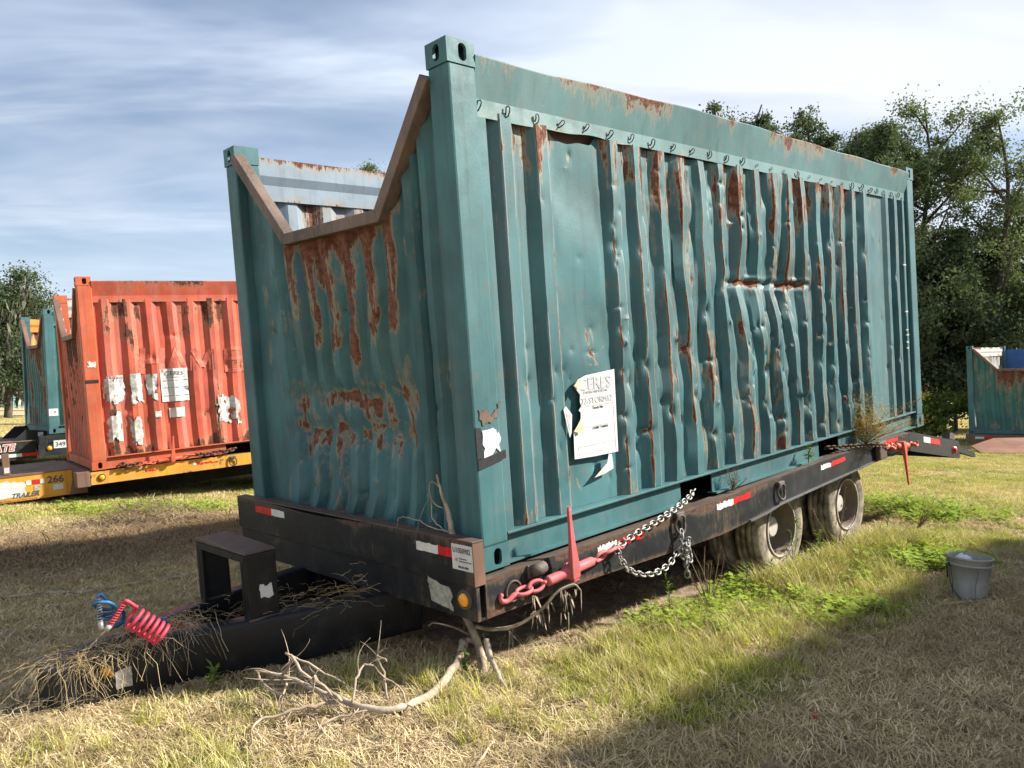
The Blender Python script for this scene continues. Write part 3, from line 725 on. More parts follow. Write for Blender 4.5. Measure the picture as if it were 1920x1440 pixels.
def container(name, label, cat_group, F, kind):
    """open-topped box with a notch sawn out of its front end"""
    main = kind['main']
    P, PI = kind['paint'], kind['inner']
    PF = kind['frame']
    t = thing(name, label, 'container', F, cat_group)
    for ix in (0, 1):
        for iy in (0, 1):
            for iz in (0, 1):
                corner_casting(ix, iy, iz, PF, t)
            x0, x1 = (0.005, 0.182) if ix == 0 else (CL - 0.165, CL - 0.004)
            y0, y1 = (0.004, 0.158) if iy == 0 else (CW - 0.158, CW - 0.004)
            MB().box((x0, y0, 0.116), (x1, y1, CH - 0.116)).build('corner_post', PF, t, bevel=0.012 if main else 0.008)
    if main:
        for iy in (0, 1):     # the folded flange beside the front posts
            MB().box((0.18, 0.03 if iy == 0 else CW - 0.06, 0.15), (0.255, 0.06 if iy == 0 else CW - 0.03, 2.25)).build('post_flange', PF, t, bevel=0.006)
    # top rails
    def prof(x):
        w = 0.012 * math.sin(x * 1.9 + 0.4) if main else 0
        dz = (0.030 * math.sin(math.pi * min(max((x - 0.2) / 5.7, 0), 1)) ** 1.2 + 0.004 * math.sin(x * 7)) if main else 0
        lip = 2.246 + (0.014 * float(sstep(0.6, 0.85, x)) + 0.008 * math.sin(x * 13) * float(win(x, 0.5, 0.75, 1.3, 1.6)) if main else 0)
        return [(0.030, lip), (0.030 + w * 0.2, 2.336), (-0.016 + w, 2.525 + dz), (-0.004 + w, 2.536 + dz), (0.062 + w, 2.536 + dz), (0.068, 2.34), (0.034, lip)]
    def rfn(V):
        return 0.55 * sstep(2.50, 2.545, V[:, 2]) * sstep(0.3, 0.6, fbm(V[:, 0] * 4, V[:, 2], 95)) + 0.25 * sstep(0.6, 0.75, fbm(V[:, 0] * 5, V[:, 2] * 9, 96)) + 0.3 * sstep(2.28, 2.25, V[:, 2])
    xs = np.linspace(0.179, CL - 0.17, 260 if main else 14)
    sweep_rail('top_rail', prof, xs, kind['rail'], t, False, rfn)
    sweep_rail('top_rail', prof, xs[::(3 if main else 1)], kind['rail'], t, True, rfn)
    sweep_rail('rail_liner', lambda x: [(0.07, 2.25), (0.07, 2.545), (0.105, 2.545), (0.105, 2.42), (0.082, 2.36), (0.082, 2.25)], xs[::(3 if main else 1)], PI, t, True, rfn)
    if main: MB().box((0.19, 0.112, 2.13), (CL - 0.18, 0.118, 2.34)).build('added_gap_strip', M['brown_steel'], t)  # added strip: blocks the sky so the gap under the rail reads dark
    # sides and front
    ys = None
    if main:
        build_main_side(t); plain_side(t, [P, PI], True, 3, dent=60, step=0.02, nz=60)
        build_main_front(t)
    else:
        _, ys = plain_side(t, [P, PI], False, kind['seed'], **kind.get('side', {}))
        plain_side(t, [P, PI], 'far', kind['seed'] + 1)
        plain_front(t, [P, PI], kind['seed'], kind.get('fpitch', 0.2), kind.get('frust', 0.4))
    # notch frame: mitred square tube
    pts = [np.array(q) for q in NOTCH]
    hw = 0.035
    nrm = []
    for i in range(4):
        a = pts[max(i - 1, 0)]; b = pts[min(i + 1, 3)]
        d1 = pts[i] - a if i > 0 else b - pts[i]; d2 = b - pts[i] if i < 3 else d1
        d1 = d1 / np.linalg.norm(d1); d2 = d2 / np.linalg.norm(d2)
        n1 = np.array([-d1[1], d1[0]]); n2 = np.array([-d2[1], d2[0]]); nn = n1 + n2; nn /= np.linalg.norm(nn)
        nrm.append(nn / max(0.4, nn @ n1))
    for i in range(3):
        a, b, na, nb = pts[i], pts[i + 1], nrm[i] * hw, nrm[i + 1] * hw
        MB().prism([tuple(a - na), tuple(b - nb), tuple(b + nb), tuple(a + na)], 0, -0.022, 0.058).build('notch_tube', kind['tube'], t, bevel=0.005)
    # floor, sill, bottom rails with fork pockets, doors
    MB().box((0.05, 0.09, 0.125), (CL - 0.05, CW - 0.09, 0.155)).build('floor', M['wood'], t)
    MB().box((0.012, 0.165, 0.012), (0.028, CW - 0.165, 0.13)).build('front_sill', PF, t)
    for far in (0, 1):
        yy = lambda a, b: (a, b) if not far else (CW - b, CW - a)
        a, b = yy(0.008, 0.088); c, d = yy(0.010, 0.085); e, g = yy(0.048, 0.056)
        m = MB().box((0.186, a, 0.150), (CL - 0.178, b, 0.164)).build('bottom_rail', PF, t, bevel=0.003)
        for x0, x1 in ((0.180, 1.774), (2.145, 3.773), (4.150, CL - 0.176)):
            MB().box((x0, c, 0.003), (x1, d, 0.014)).box((x0 + 0.001, e, 0.014), (x1 - 0.001, g, 0.150)).build('rail_web', PF, t)
    for s in (0, 1):
        y0, y1 = (0.165, 1.216) if s == 0 else (1.222, CW - 0.165)
        md = MB().box((CL - 0.06, y0, 0.16), (CL - 0.02, y1, 2.46))
        for z in (0.6, 1.1, 1.6, 2.1): md.box((CL - 0.075, y0 + 0.08, z - 0.12), (CL - 0.059, y1 - 0.08, z + 0.12))
        dr_ = md.build('rear_door', kind.get('door', PI), t)
        MB().tube([(CL + 0.005, (y0 + y1) / 2 + 0.2, 0.1), (CL + 0.005, (y0 + y1) / 2 + 0.2, 2.5)], 0.017).build('lock_bar', PF, dr_, smooth=True)
    MB().box((CL - 0.1, 0.165, 0.012), (CL - 0.02, CW - 0.165, 0.13)).build('rear_sill', PF, t)
    return t, ys

GRP = 'open-top containers with a notched front end'
cont, _ = container('shipping_container', 'large battered teal green open-top container in the foreground with notched front end', GRP, MAIN,
                    dict(main=True, paint=M['green'], inner=M['inner_grey'], frame=M['green_plain'], rail=M['green_rail'], tube=M['frame_rust']))
# tarp hooks along the top rail
hk = MB()
hk.tube([(0, 0.012, -0.026), (0.003, -0.010, -0.024), (0.008, -0.022, -0.005), (0.012, -0.024, 0.014), (0.006, -0.020, 0.026), (-0.006, -0.016, 0.020), (-0.008, -0.012, 0.0), (-0.002, 0.01, -0.016)], 0.0038, 6)
hook_me = hk.mesh('tarp_hook', True); hook_me.materials.append(M['hook'])
hx = [0.20, 0.401, 0.614, 0.806, 1.023, 1.234, 1.444, 1.65, 1.876, 2.091, 2.312, 2.525, 2.743, 2.95, 3.16, 3.37, 3.59, 3.8, 4.01, 4.22, 4.42, 4.62, 4.82, 5.008, 5.167, 5.332, 5.516, 5.691]
for i, x in enumerate(hx):
    o = obj('tarp_hook', hook_me, None, cont); o.location = (x, 0.03, 2.298 + random.uniform(-0.006, 0.006))
    o.rotation_euler = (random.uniform(-0.25, 0.25), random.uniform(-0.7, 0.7), random.uniform(-0.3, 0.3))
    s = random.uniform(0.85, 1.15) * (0.55 if 13 <= i <= 15 or 17 <= i <= 20 else 1.0); o.scale = (s, s, s)

def ragged(poly, amp, rng, sub=5):
    out = []
    for i in range(len(poly)):
        a, b = np.array(poly[i]), np.array(poly[(i + 1) % len(poly)])
        for k in range(sub):
            p = a + (b - a) * k / sub
            out.append(tuple(p + (rng.normal(0, amp, 2) if k else 0)))
    return out
# the torn notice sheet
rng = np.random.default_rng(3)
yp = 0.040
left = [(0.762, 0.445), (0.768, 0.60), (0.80, 0.625), (0.835, 0.665), (0.838, 0.70), (0.822, 0.712), (0.846, 0.735), (0.836, 0.76), (0.842, 0.80), (0.806, 0.838), (0.792, 0.853)]
outl = [(x, z) for x, z in left] + [(0.83, 0.884), (0.90, 0.905), (1.160, 0.922), (1.150, 0.435), (0.95, 0.437)]
ns = MB().prism([(x, z) for x, z in outl], 1, yp, yp + 0.002).build('notice_sheet', M['paper'], cont)
tag(ns, 'torn white notice sheet reading CERES')
fl = MB().add([(0.792, yp - 0.003, 0.853), (0.83, yp - 0.002, 0.884), (0.862, yp - 0.006, 0.888), (0.835, yp - 0.028, 0.83), (0.80, yp - 0.02, 0.838)], [(0, 1, 2, 3, 4)]).build('paper_flap', M['paper_back'], ns)
MB().add([(0.768, yp - 0.003, 0.60), (0.835, yp - 0.003, 0.665), (0.832, yp - 0.022, 0.60), (0.80, yp - 0.016, 0.588)], [(0, 1, 2, 3)]).build('paper_flap', M['paper_back'], ns)
pm = lambda x, z: on_side(x, z, yp - 0.0015)
lettering('CERES', 0.098, M['ink'], ns, pm(0.835, 0.822), sx=1.05, bold=0.002)
lettering('ENVIRONMENTAL', 0.022, M['ink'], ns, pm(0.87, 0.800), sx=1.2)
lettering('77-STORM12', 0.05, M['ink'], ns, pm(0.845, 0.742), sx=1.0)
lettering('Truck No', 0.022, M['ink_dark'], ns, pm(0.94, 0.708), sx=1.1)
lettering('CUBIC YARDS', 0.02, M['ink_dark'], ns, pm(0.93, 0.593), sx=1.1)
bl = MB()
for x0, z0, x1, z1 in ((0.845, 0.728, 1.13, 0.7305), (0.83, 0.612, 1.13, 0.6145), (0.80, 0.505, 1.13, 0.5075), (0.80, 0.462, 1.13, 0.4645), (0.80, 0.462, 0.802, 0.507), (1.128, 0.462, 1.13, 0.7305)):
    bl.box((x0, yp - 0.0015, z0), (x1, yp - 0.0004, z1))
bl.build('printed_line', M['ink'], ns)
yp2 = 0.014
dm = MB().prism([(0.668, 0.735), (0.690, 0.75), (0.735, 0.70), (0.722, 0.60), (0.705, 0.575)], 1, yp2, yp2 + 0.002).build('paper_scrap', M['paper'], cont)
MB().prism([(0.685, 0.715), (0.722, 0.695), (0.712, 0.62), (0.703, 0.62)], 1, yp2 - 0.0012, yp2 - 0.0004).build('printed_patch', M['ink'], dm)
MB().add([(1.06, yp - 0.002, 0.432), (1.085, yp - 0.004, 0.428), (1.085, yp - 0.01, 0.345), (1.01, yp - 0.004, 0.325), (0.905, yp - 0.012, 0.318), (1.02, yp - 0.02, 0.39)], [(0, 1, 2, 3, 4, 5)]).build('paper_scrap', M['paper'], cont)
# peeling sticker and black tape on the corner post
MB().prism(ragged([(0.055, 0.56), (0.165, 0.575), (0.170, 0.66), (0.12, 0.70), (0.055, 0.68)], 0.008, rng, 6), 1, -0.0005, 0.0025).build('sticker_scrap', M['paper'], cont)
MB().prism([(0.012, 0.505), (0.20, 0.54), (0.20, 0.582), (0.012, 0.553)], 1, -0.003, 0.002).build('tape_strip', M['black_tape'], cont)
MB().prism([(0.008, 0.556), (0.048, 0.562), (0.044, 0.71), (0.010, 0.715)], 1, -0.003, 0.002).build('tape_strip', M['black_tape'], cont)
MB().prism(ragged([(0.06, 0.72), (0.10, 0.735), (0.17, 0.75), (0.19, 0.83), (0.15, 0.79), (0.11, 0.765), (0.09, 0.80), (0.04, 0.80)], 0.006, rng, 4), 1, -0.0003, 0.0025).build('rust_scab', M['frame_rust'], cont)
# little stacked marks beside the rear post
for z, w in ((1.16, 0.07), (0.98, 0.05), (0.93, 0.07), (0.86, 0.06), (1.62, 0.07), (0.80, 0.05)):
    MB().box((5.73, 0.012, z), (5.73 + w, 0.02, z + 0.012)).build('paint_mark', M['paper_old'], cont)

orange, oys = container('shipping_container', 'rust-streaked orange open-top container with torn white notices on its side', GRP, ORANGE,
                        dict(main=False, paint=M['orange'], inner=M['inner_rust'], frame=M['orange_plain'], rail=M['orange'], tube=M['brown_steel'], seed=20,
                             side=dict(step=0.016, nz=110, dent=45, rustk=0.42, D=0.04), fpitch=0.17, frust=0.3))
green2, gys = container('shipping_container', 'dark green open-top container behind the orange one, orange inside', GRP, GREEN2,
                        dict(main=False, paint=M['green_old'], inner=M['inner_orange'], frame=M['green_plain'], rail=M['green_old'], tube=M['brown_steel'], seed=40, fpitch=0.2, frust=0.5))
right, rys = container('shipping_container', 'distant green open-top container at the right edge, blue inside, rusty front', GRP, RIGHT,
                       dict(main=False, paint=M['green_old'], inner=M['inner_rust'], door=M['inner_blue'], frame=M['green_plain'], rail=M['green_old'], tube=M['brown_steel'], seed=60, fpitch=0.22, frust=0.3))
nxt, nys = container('shipping_container', 'green open-top container parked outside the picture to the right, shading the lower right', GRP, NEXT,
                     dict(main=False, paint=M['green_old'], inner=M['inner_grey'], frame=M['green_plain'], rail=M['green_old'], tube=M['brown_steel'], seed=70))

# papers and ghost lettering on the orange side
def side_paper(parent, ysurf, x0, x1, z0, z1, seed, tear=0.0, mat=None, name='notice_sheet', shear=0.0, n=40, off=0.006):
    xs, zs = np.linspace(x0, x1, n), np.linspace(z0, z1, n)
    X, Z = np.meshgrid(xs, zs)
    mat = mat or (M['paper_dirty'] if tear > 0 else M['paper']); Y = ysurf(X, Z) - off - 0.006
    # paper bridges narrow grooves a little
    f = grid_faces(n, n)
    cx, cz = X.ravel()[f].mean(1), Z.ravel()[f].mean(1)
    if tear > 0:
        e = np.minimum(np.minimum(cx - x0, x1 - cx) / (x1 - x0), np.minimum(cz - z0, z1 - cz) / (z1 - z0))
        keep = fbm(cx * 16, cz * 11, seed, 4) + 0.22 * sstep(0, 0.2, e) > tear
        f = f[keep]
    V = np.stack([X.ravel(), Y.ravel(), Z.ravel()], 1)
    return obj(name, mesh_np(name, V, [f[:, ::-1]]), mat or M['paper'], parent)
side_paper(orange, oys, 0.215, 0.50, 0.86, 1.25, 201, 0.56)
side_paper(orange, oys, 0.555, 0.73, 0.84, 1.26, 202, 0.54)
side_paper(orange, oys, 0.765, 0.91, 0.86, 1.24, 203, 0.56)
cp = side_paper(orange, oys, 0.955, 1.322, 0.835, 1.30, 204, 0.0)
side_paper(orange, oys, 0.22, 0.42, 0.35, 0.76, 205, 0.58)
side_paper(orange, oys, 0.505, 0.70, 0.275, 0.67, 206, 0.60)
side_paper(orange, oys, 0.835, 0.93, 0.63, 0.73, 207, 0.52)
lb = side_paper(orange, oys, 1.038, 1.240, 0.61, 0.745, 208, 0.0)
side_paper(orange, oys, 1.66, 2.03, 0.42, 0.88, 209, 0.60)
def wrap_text(body, size, mat, parent, x, z, ysurf, sx=1.0, off=0.014, bold=0.0, F=None):
    o = lettering(body, size, mat, parent, on_side(x, z, 0), sx=sx, depth=0.0, bold=bold)
    me = o.data
    n = len(me.vertices); co = np.empty(n * 3, np.float32); me.vertices.foreach_get('co', co); co = co.reshape(-1, 3)
    co[:, 1] = ysurf(co[:, 0], co[:, 2]) - off
    me.vertices.foreach_set('co', co.ravel()); me.update()
    return o
wrap_text('CERES', 0.085, M['ink_dark'], cp, 1.01, 1.205, oys, 1.1, 0.018)
wrap_text('ENVIRONMENTAL', 0.03, M['ink_dark'], cp, 1.03, 1.165, oys, 1.0, 0.018)
wrap_text('Vehicle', 0.05, M['ink_dark'], orange, 0.33, 1.205, oys, 1.0, 0.018)
for z in (0.915, 1.03, 1.13):
    q = MB()
    for k in range(8):
        xa, xb = 0.965 + 0.044 * k, 0.965 + 0.044 * (k + 1)
        ya, yb = float(oys(np.array([xa]), np.array([z]))[0]) - 0.016, float(oys(np.array([xb]), np.array([z]))[0]) - 0.016
        q.add([(xa, ya, z), (xb, yb, z), (xb, yb, z + 0.005), (xa, ya, z + 0.005)], [(0, 1, 2, 3)])
    q.build('printed_line', M['ink_dark'], cp)
MB().box((1.15, 0.01, 0.665), (1.19, 0.012, 0.70)).build('printed_code', M['ink_dark'], lb)
M['ghost'] = plain('ghost_lettering_paint', (0.48, 0.115, 0.075), 0.6, 0.3, 12, 0.1)
def strokes(parent, segs, ysurf, w=0.075):
    q = MB()
    for (xa, za, xb, zb) in segs:
        n = 14; d = np.array([xb - xa, zb - za]); L_ = np.linalg.norm(d); nn = np.array([d[1], -d[0]]) / L_ * w / 2
        xs_, zs_ = np.linspace(xa, xb, n), np.linspace(za, zb, n)
        for i in range(n - 1):
            c = []
            for (x, z, s) in ((xs_[i], zs_[i], 1), (xs_[i + 1], zs_[i + 1], 1), (xs_[i + 1], zs_[i + 1], -1), (xs_[i], zs_[i], -1)):
                X_, Z_ = x + s * nn[0], z + s * nn[1]
                c.append((X_, float(ysurf(np.array([X_]), np.array([Z_]))[0]) - 0.007, Z_))
            q.add(c, [(0, 1, 2, 3)])
    return q.build('ghost_letter', M['ghost'], parent)
strokes(orange, [(0.72, 1.25, 0.76, 1.61), (0.98, 1.25, 1.01, 1.60), (0.75, 1.42, 0.99, 1.42)], oys)
strokes(orange, [(1.08, 1.25, 1.20, 1.58), (1.20, 1.58, 1.31, 1.25)], oys)
strokes(orange, [(1.40, 1.25, 1.42, 1.55), (1.42, 1.55, 1.54, 1.3), (1.54, 1.3, 1.67, 1.55), (1.67, 1.55, 1.67, 1.25)], oys)
strokes(orange, [(1.88, 1.2, 1.89, 1.55), (1.89, 1.54, 2.1, 1.54), (1.89, 1.40, 2.1, 1.40), (1.89, 1.22, 2.1, 1.22), (2.12, 1.2, 2.12, 1.55)], oys, 0.055)
# orange post: white scrap and black tape
MB().prism(ragged([(0.05, 1.38), (0.15, 1.37), (0.16, 1.43), (0.08, 1.46)], 0.01, rng, 4), 1, -0.001, 0.003).build('sticker_scrap', M['paper'], orange)
MB().box((0.0, -0.003, 1.17), (0.17, 0.003, 1.21)).build('tape_strip', M['black_tape'], orange)
# label on the far green post
MB().box((0.012, -0.002, 0.37), (0.185, 0.003, 0.52)).build('label_plate', M['paper'], green2)
MB().box((0.10, -0.0035, 0.44), (0.15, -0.0022, 0.465)).build('printed_code', M['ink_dark'], green2)
# ------------------------------------------------------------------ trailers
def rust_attr(o, fn):
    me = o.data; n = len(me.vertices); co = np.empty(n * 3, np.float32); me.vertices.foreach_get('co', co)
    a = me.attributes.new('rust', 'FLOAT', 'POINT'); a.data.foreach_set('value', np.asarray(fn(co.reshape(-1, 3)), np.float32)); return o
def strip_plate(name, xs, ztop, zbot, y0, y1, mat, parent, nz=6, rust=None):
    """upright plate whose top and bottom edges follow curves; gridded so wear can vary over it"""
    n = len(xs); V = []
    for y in (y0, y1):
        for k in range(nz):
            for x, a, b in zip(xs, zbot, ztop): V.append((x, y, a + (b - a) * k / (nz - 1)))
    V = np.array(V); N = n * nz
    f = grid_faces(nz, n); F = [f, f[:, ::-1] + N]
    rim = []
    for i in range(n - 1):
        rim.append((i, i + N, i + 1 + N, i + 1)); j = (nz - 1) * n + i; rim.append((j, j + 1, j + 1 + N, j + N))
    for k in range(nz - 1):
        a, b = k * n, (k + 1) * n; rim.append((a, b, b + N, a + N)); a, b = a + n - 1, b + n - 1; rim.append((a, a + N, b + N, b))
    F.append(np.array(rim))
    ru = rust(V) if rust is not None else np.zeros(len(V))
    return obj(name, mesh_np(name, V, F, {'rust': ru}), mat, parent)
def wheel_meshes(rt=0.385, rr=0.225, w=0.205):
    h = w / 2
    ty = MB().lathe([(rr, -h + 0.02), (rr + 0.02, -h + 0.004), (rr + 0.08, -h - 0.006), (rt - 0.035, -h + 0.002), (rt - 0.008, -h + 0.016), (rt, -h + 0.034),
                     (rt, -0.056), (rt - 0.012, -0.053), (rt - 0.012, -0.045), (rt, -0.042), (rt, -0.005), (rt - 0.012, -0.003), (rt - 0.012, 0.004), (rt, 0.007),
                     (rt, 0.042), (rt - 0.012, 0.045), (rt - 0.012, 0.053), (rt, 0.056), (rt, h - 0.034), (rt - 0.008, h - 0.016), (rt - 0.035, h - 0.002), (rr + 0.08, h + 0.006), (rr + 0.02, h - 0.004), (rr, h - 0.02)], 48).mesh('wheel', True)
    # outer wheel: deep dish facing -y
    rim = MB().lathe([(rr + 0.002, -h + 0.02), (rr + 0.004, -h + 0.006), (rr - 0.012, -h + 0.004), (rr - 0.022, -h + 0.02), (rr - 0.028, 0.02), (rr - 0.05, 0.05), (0.13, 0.062), (0.10, 0.060)], 40).mesh('rim', True)
    hub = MB().lathe([(0.105, 0.066), (0.105, 0.045), (0.085, 0.035), (0.082, -0.02), (0.07, -0.03), (0.0, -0.032)], 28)
    for k in range(8):
        a = 2 * math.pi * k / 8
        hub.lathe([(0.013, 0.05), (0.013, 0.03), (0.0, 0.03)], 6, c=(0.125 * math.cos(a), 0.0, 0.125 * math.sin(a)))
    hub = hub.mesh('hub', False)
    lip = MB().lathe([(rr - 0.012, -h + 0.0035), (rr + 0.003, -h + 0.0045), (rr + 0.001, -h - 0.002), (rr - 0.010, -h - 0.003)], 40, close=True).mesh('rim_lip', True)
    ty.materials.append(M['tyre']); rim.materials.append(M['rim']); hub.materials.append(M['rim_lip']); lip.materials.append(M['rim_lip'])
    return ty, rim, hub, lip
WH = wheel_meshes()
def add_wheels(parent, centres, W_=2.438, inset=0.2, far=True):
    for (x, z) in centres:
        for side in ((0, 1) if far else (0,)):
            for dual in (0, 1):
                y = inset + dual * 0.255
                w = obj('wheel', WH[0], None, parent); w.location = (x, y if side == 0 else W_ - y, z)
                w.rotation_euler = (0, random.uniform(0, 6), 0 if (side == 0) == (dual == 0) else math.pi)
                obj('rim', WH[1], None, w)
                if dual == 0 and side == 0:
                    obj('hub', WH[2], None, w); obj('rim_lip', WH[3], None, w)
        MB().tube([(x, 0.3, z), (x, W_ - 0.3, z)], 0.06, 12).build('axle', M['dark'], parent, smooth=True)
def tie_ring(parent, x, z, y=-0.034, lean=0.0, size=1.0):
    b = MB().box((x - 0.045 * size, y - 0.032, z + 0.035), (x + 0.045 * size, y + 0.004, z + 0.068)).build('ring_bracket', M['ring'], parent, bevel=0.012, seg=3)
    pts = [(x + 0.052 * size * math.cos(a), y - 0.016 - 0.012 * abs(math.sin(a)), z - 0.008 + 0.062 * size * math.sin(a) * (1.0 if math.sin(a) < 0 else 0.9)) for a in np.linspace(0, 2 * math.pi, 20)]
    MB().tube(pts, 0.0095 * size, 8, cap=False).build('tie_down_ring', M['ring'], b, smooth=True)
def tape(parent, xs, zs, y, h=0.048, ragged_red=0.0, seed=0, slope=None):
    """white then red conspicuity tape along the rail: xs=(x0,xm,x1), zs=bottom z at those"""
    r_ = np.random.default_rng(seed)
    for nm, a, b, m in (('white_reflector', 0, 1, 'white_tape'), ('red_reflector', 1, 2, 'red_tape')):
        n = 16; xx = np.linspace(xs[a], xs[b], n); zz = np.linspace(zs[a], zs[b], n)
        ju = r_.random(n) * h * (0.35 if nm[0] == 'w' else 0.2 + ragged_red); jl = r_.random(n) * h * (0.12 + ragged_red * 0.8)
        poly = [(x, z + l) for x, z, l in zip(xx, zz, jl)] + [(x, z + h - u) for x, z, u in list(zip(xx, zz, ju))[::-1]]
        MB().prism(poly, 1, y - 0.0015, y + 0.001).build(nm, M[m], parent)

RX = np.linspace(-0.028, 5.53, 90)
RTOP = np.interp(RX, [-0.03, 1.7, 2.9, 3.9, 4.8, 5.53], [-0.016, -0.018, -0.004, 0.012, 0.002, -0.004]) - 0.012
RBOT = np.interp(RX, [-0.03, 0.75, 1.58, 2.1, 2.7, 2.92, 4.8, 5.53], [-0.214, -0.218, -0.25, -0.264, -0.240, -0.213, -0.162, -0.178])
trailer = thing('flatbed_trailer', 'black flatbed trailer with rusty rails and nose on the ground under the foreground green container', 'trailer', MAIN, 'container trailers')
def rail_rust(V):
    zt = np.interp(V[:, 0], RX, RTOP); zb = np.interp(V[:, 0], RX, RBOT)
    k = (V[:, 2] - zb) / (zt - zb)
    fr = 1 - sstep(2.4, 4.2, V[:, 0])
    return (0.10 + 0.46 * sstep(0.72, 1.0, k) + 0.42 * sstep(0.25, 0.0, k)) * fr + 0.5 * sstep(0.35, 0.0, V[:, 0]) * sstep(0.35, 0.6, fbm(V[:, 0] * 7, V[:, 2] * 9, 111)) + 0.25 * fr * sstep(0.5, 0.7, fbm(V[:, 0] * 3, V[:, 2] * 7, 112))
for far in (0, 1):
    y0, y1 = (-0.034, -0.022) if not far else (2.46, 2.472)
    sr = strip_plate('side_rail', RX, RTOP, RBOT, y0, y1, M['trailer_black'], trailer, 7, rail_rust)
    yy = (-0.034, 0.05) if not far else (2.388, 2.472)
    strip_plate('rail_flange', RX, RTOP + 0.012, RTOP + 0.0005, yy[0] - 0.002, yy[1], M['rail_edge'], sr, 2)
    strip_plate('lower_flange', RX[40:], RBOT[40:] + 0.010, RBOT[40:] - 0.002, yy[0] - 0.016, yy[1], weathered('grey_flange_%d' % far, (0.10, 0.10, 0.105), None, rust=0.0, rust_scale=6, dirt=0.4) , sr, 2)
    strip_plate('rail_back', RX, RTOP - 0.001, RBOT + 0.012, yy[1] + 0.001 if not far else yy[0] - 0.006, yy[1] + 0.005 if not far else yy[0] - 0.001, M['dark'], sr, 2)
MB().box((-0.02, 0.06, -0.075), (5.53, 2.37, -0.045)).build('deck', M['wood'], trailer)
for k in range(9):
    x = 0.35 + 0.6 * k
    MB().box((x - 0.03, 0.062, -0.20), (x + 0.03, 2.37, -0.078)).build('cross_member', M['dark'], trailer)
for y in (0.72, 1.60):
    MB().box((-0.02, y - 0.05, -0.42), (5.3, y + 0.05, -0.205)).build('chassis_beam', M['dark'], trailer)
# front bulkhead: upper and lower channel
def brust(V): return 0.06 + 0.45 * sstep(0.12, 0.18, V[:, 2]) * 0.8 + 0.55 * sstep(0.12, -0.02, V[:, 1]) * sstep(0.3, 0.55, fbm(V[:, 1] * 6, V[:, 2] * 6, 121)) + 0.25 * sstep(0.5, 0.7, fbm(V[:, 1] * 3, V[:, 2] * 8, 122))
def cross_plate(name, x0, x1, y0, y1, z0, z1, mat, parent, rust, n=40, nz=6, dip=0.0):
    ys_ = np.linspace(y0, y1, n)
    zt = z1 + dip * np.sin(np.linspace(0, 9, n)) * 0.4 - dip * sstep(0.3, 0.6, np.linspace(0, 1, n)) * (1 - sstep(0.6, 0.95, np.linspace(0, 1, n)))
    o = strip_plate(name, ys_, zt, np.full(n, z0), x0, x1, mat, parent, nz, None)
    me = o.data; c = np.empty(len(me.vertices) * 3, np.float32); me.vertices.foreach_get('co', c); c = c.reshape(-1, 3)[:, [1, 0, 2]]
    me.vertices.foreach_set('co', np.ascontiguousarray(c).ravel()); me.attributes['rust'].data.foreach_set('value', np.asarray(rust(c), np.float32)); me.update()
    return o
cross_plate('bulkhead', -0.100, -0.040, -0.040, 2.470, -0.036, 0.172, M['trailer_black'], trailer, brust, dip=0.012)
bl_ = cross_plate('bulkhead_channel', -0.086, -0.066, -0.034, 2.464, -0.214, -0.040, M['trailer_black'], trailer, brust)
MB().box((-0.066, -0.034, -0.214), (-0.034, 2.464, -0.202)).build('channel_flange', M['trailer_black'], bl_)
MB().box((-0.066, 0.02, -0.20), (-0.031, 2.41, -0.042)).build('channel_web', M['dark'], bl_)
MB().box((-0.100, -0.045, 0.1722), (-0.030, 2.475, 0.180)).build('bulkhead_cap', M['rail_edge'], trailer, bevel=0.003)
MB().box((-0.099, -0.044, -0.038), (-0.030, -0.0405, 0.171)).build('bulkhead_end', M['brown_steel'], trailer)
# tape, tag, torn sticker and lamp on the bulkhead
fx = -0.100
def ftape(yw0, yw1, yr0, yr1, z, h=0.05, seed=0):
    r_ = np.random.default_rng(seed)
    for nm, a, b, m in (('white_reflector', yw0, yw1, 'white_tape'), ('red_reflector', yr0, yr1, 'red_tape')):
        n = 12; yy_ = np.linspace(a, b, n)
        poly = [(y, z + r_.random() * 0.004) for y in yy_] + [(y, z + h - r_.random() * 0.006) for y in yy_[::-1]]
        MB().prism(poly, 0, fx - 0.0015, fx + 0.001).build(nm, M[m], trailer)
ftape(1.97, 1.80, 2.20, 1.971, 0.092, seed=5)
ftape(0.40, 0.222, 0.221, 0.06, 0.084, seed=6)
tg = MB().box((fx - 0.0025, -0.040, 0.032), (fx + 0.001, 0.112, 0.158)).build('asset_tag', M['paper'], trailer, bevel=0.001)
lettering('U1050902', 0.036, M['ink_dark'], tg, on_front(0.102, 0.117, fx - 0.0030), sx=0.86, bold=0.0008)
lettering('Auctioneers', 0.012, M['ink_dark'], tg, on_front(0.060, 0.086, fx - 0.0030))
lettering('Inspection Services', 0.012, M['ink_dark'], tg, on_front(0.060, 0.073, fx - 0.0030))
lettering('rb', 0.026, M['ink_red'], tg, on_front(0.092, 0.074, fx - 0.0030))
lettering('888.241.3883', 0.014, M['ink_dark'], tg, on_front(0.068, 0.043, fx - 0.0030), bold=0.0006)
MB().prism(ragged([(0.34, -0.043), (0.30, -0.058), (0.17, -0.075), (0.155, -0.10), (0.150, -0.195), (0.32, -0.170), (0.337, -0.10)], 0.006, rng, 4), 0, -0.0885, -0.085).build('torn_sticker', M['torn_grey'], trailer)
lm = MB().lathe([(0.0, -0.026), (0.018, -0.024), (0.030, -0.016), (0.036, -0.004), (0.037, 0.004)], 24, axis=0).mesh('marker_lamp', True)
lm2 = MB().lathe([(0.037, 0.002), (0.038, -0.010), (0.046, -0.012), (0.050, 0.004)], 24, axis=0).mesh('lamp_bezel', True)
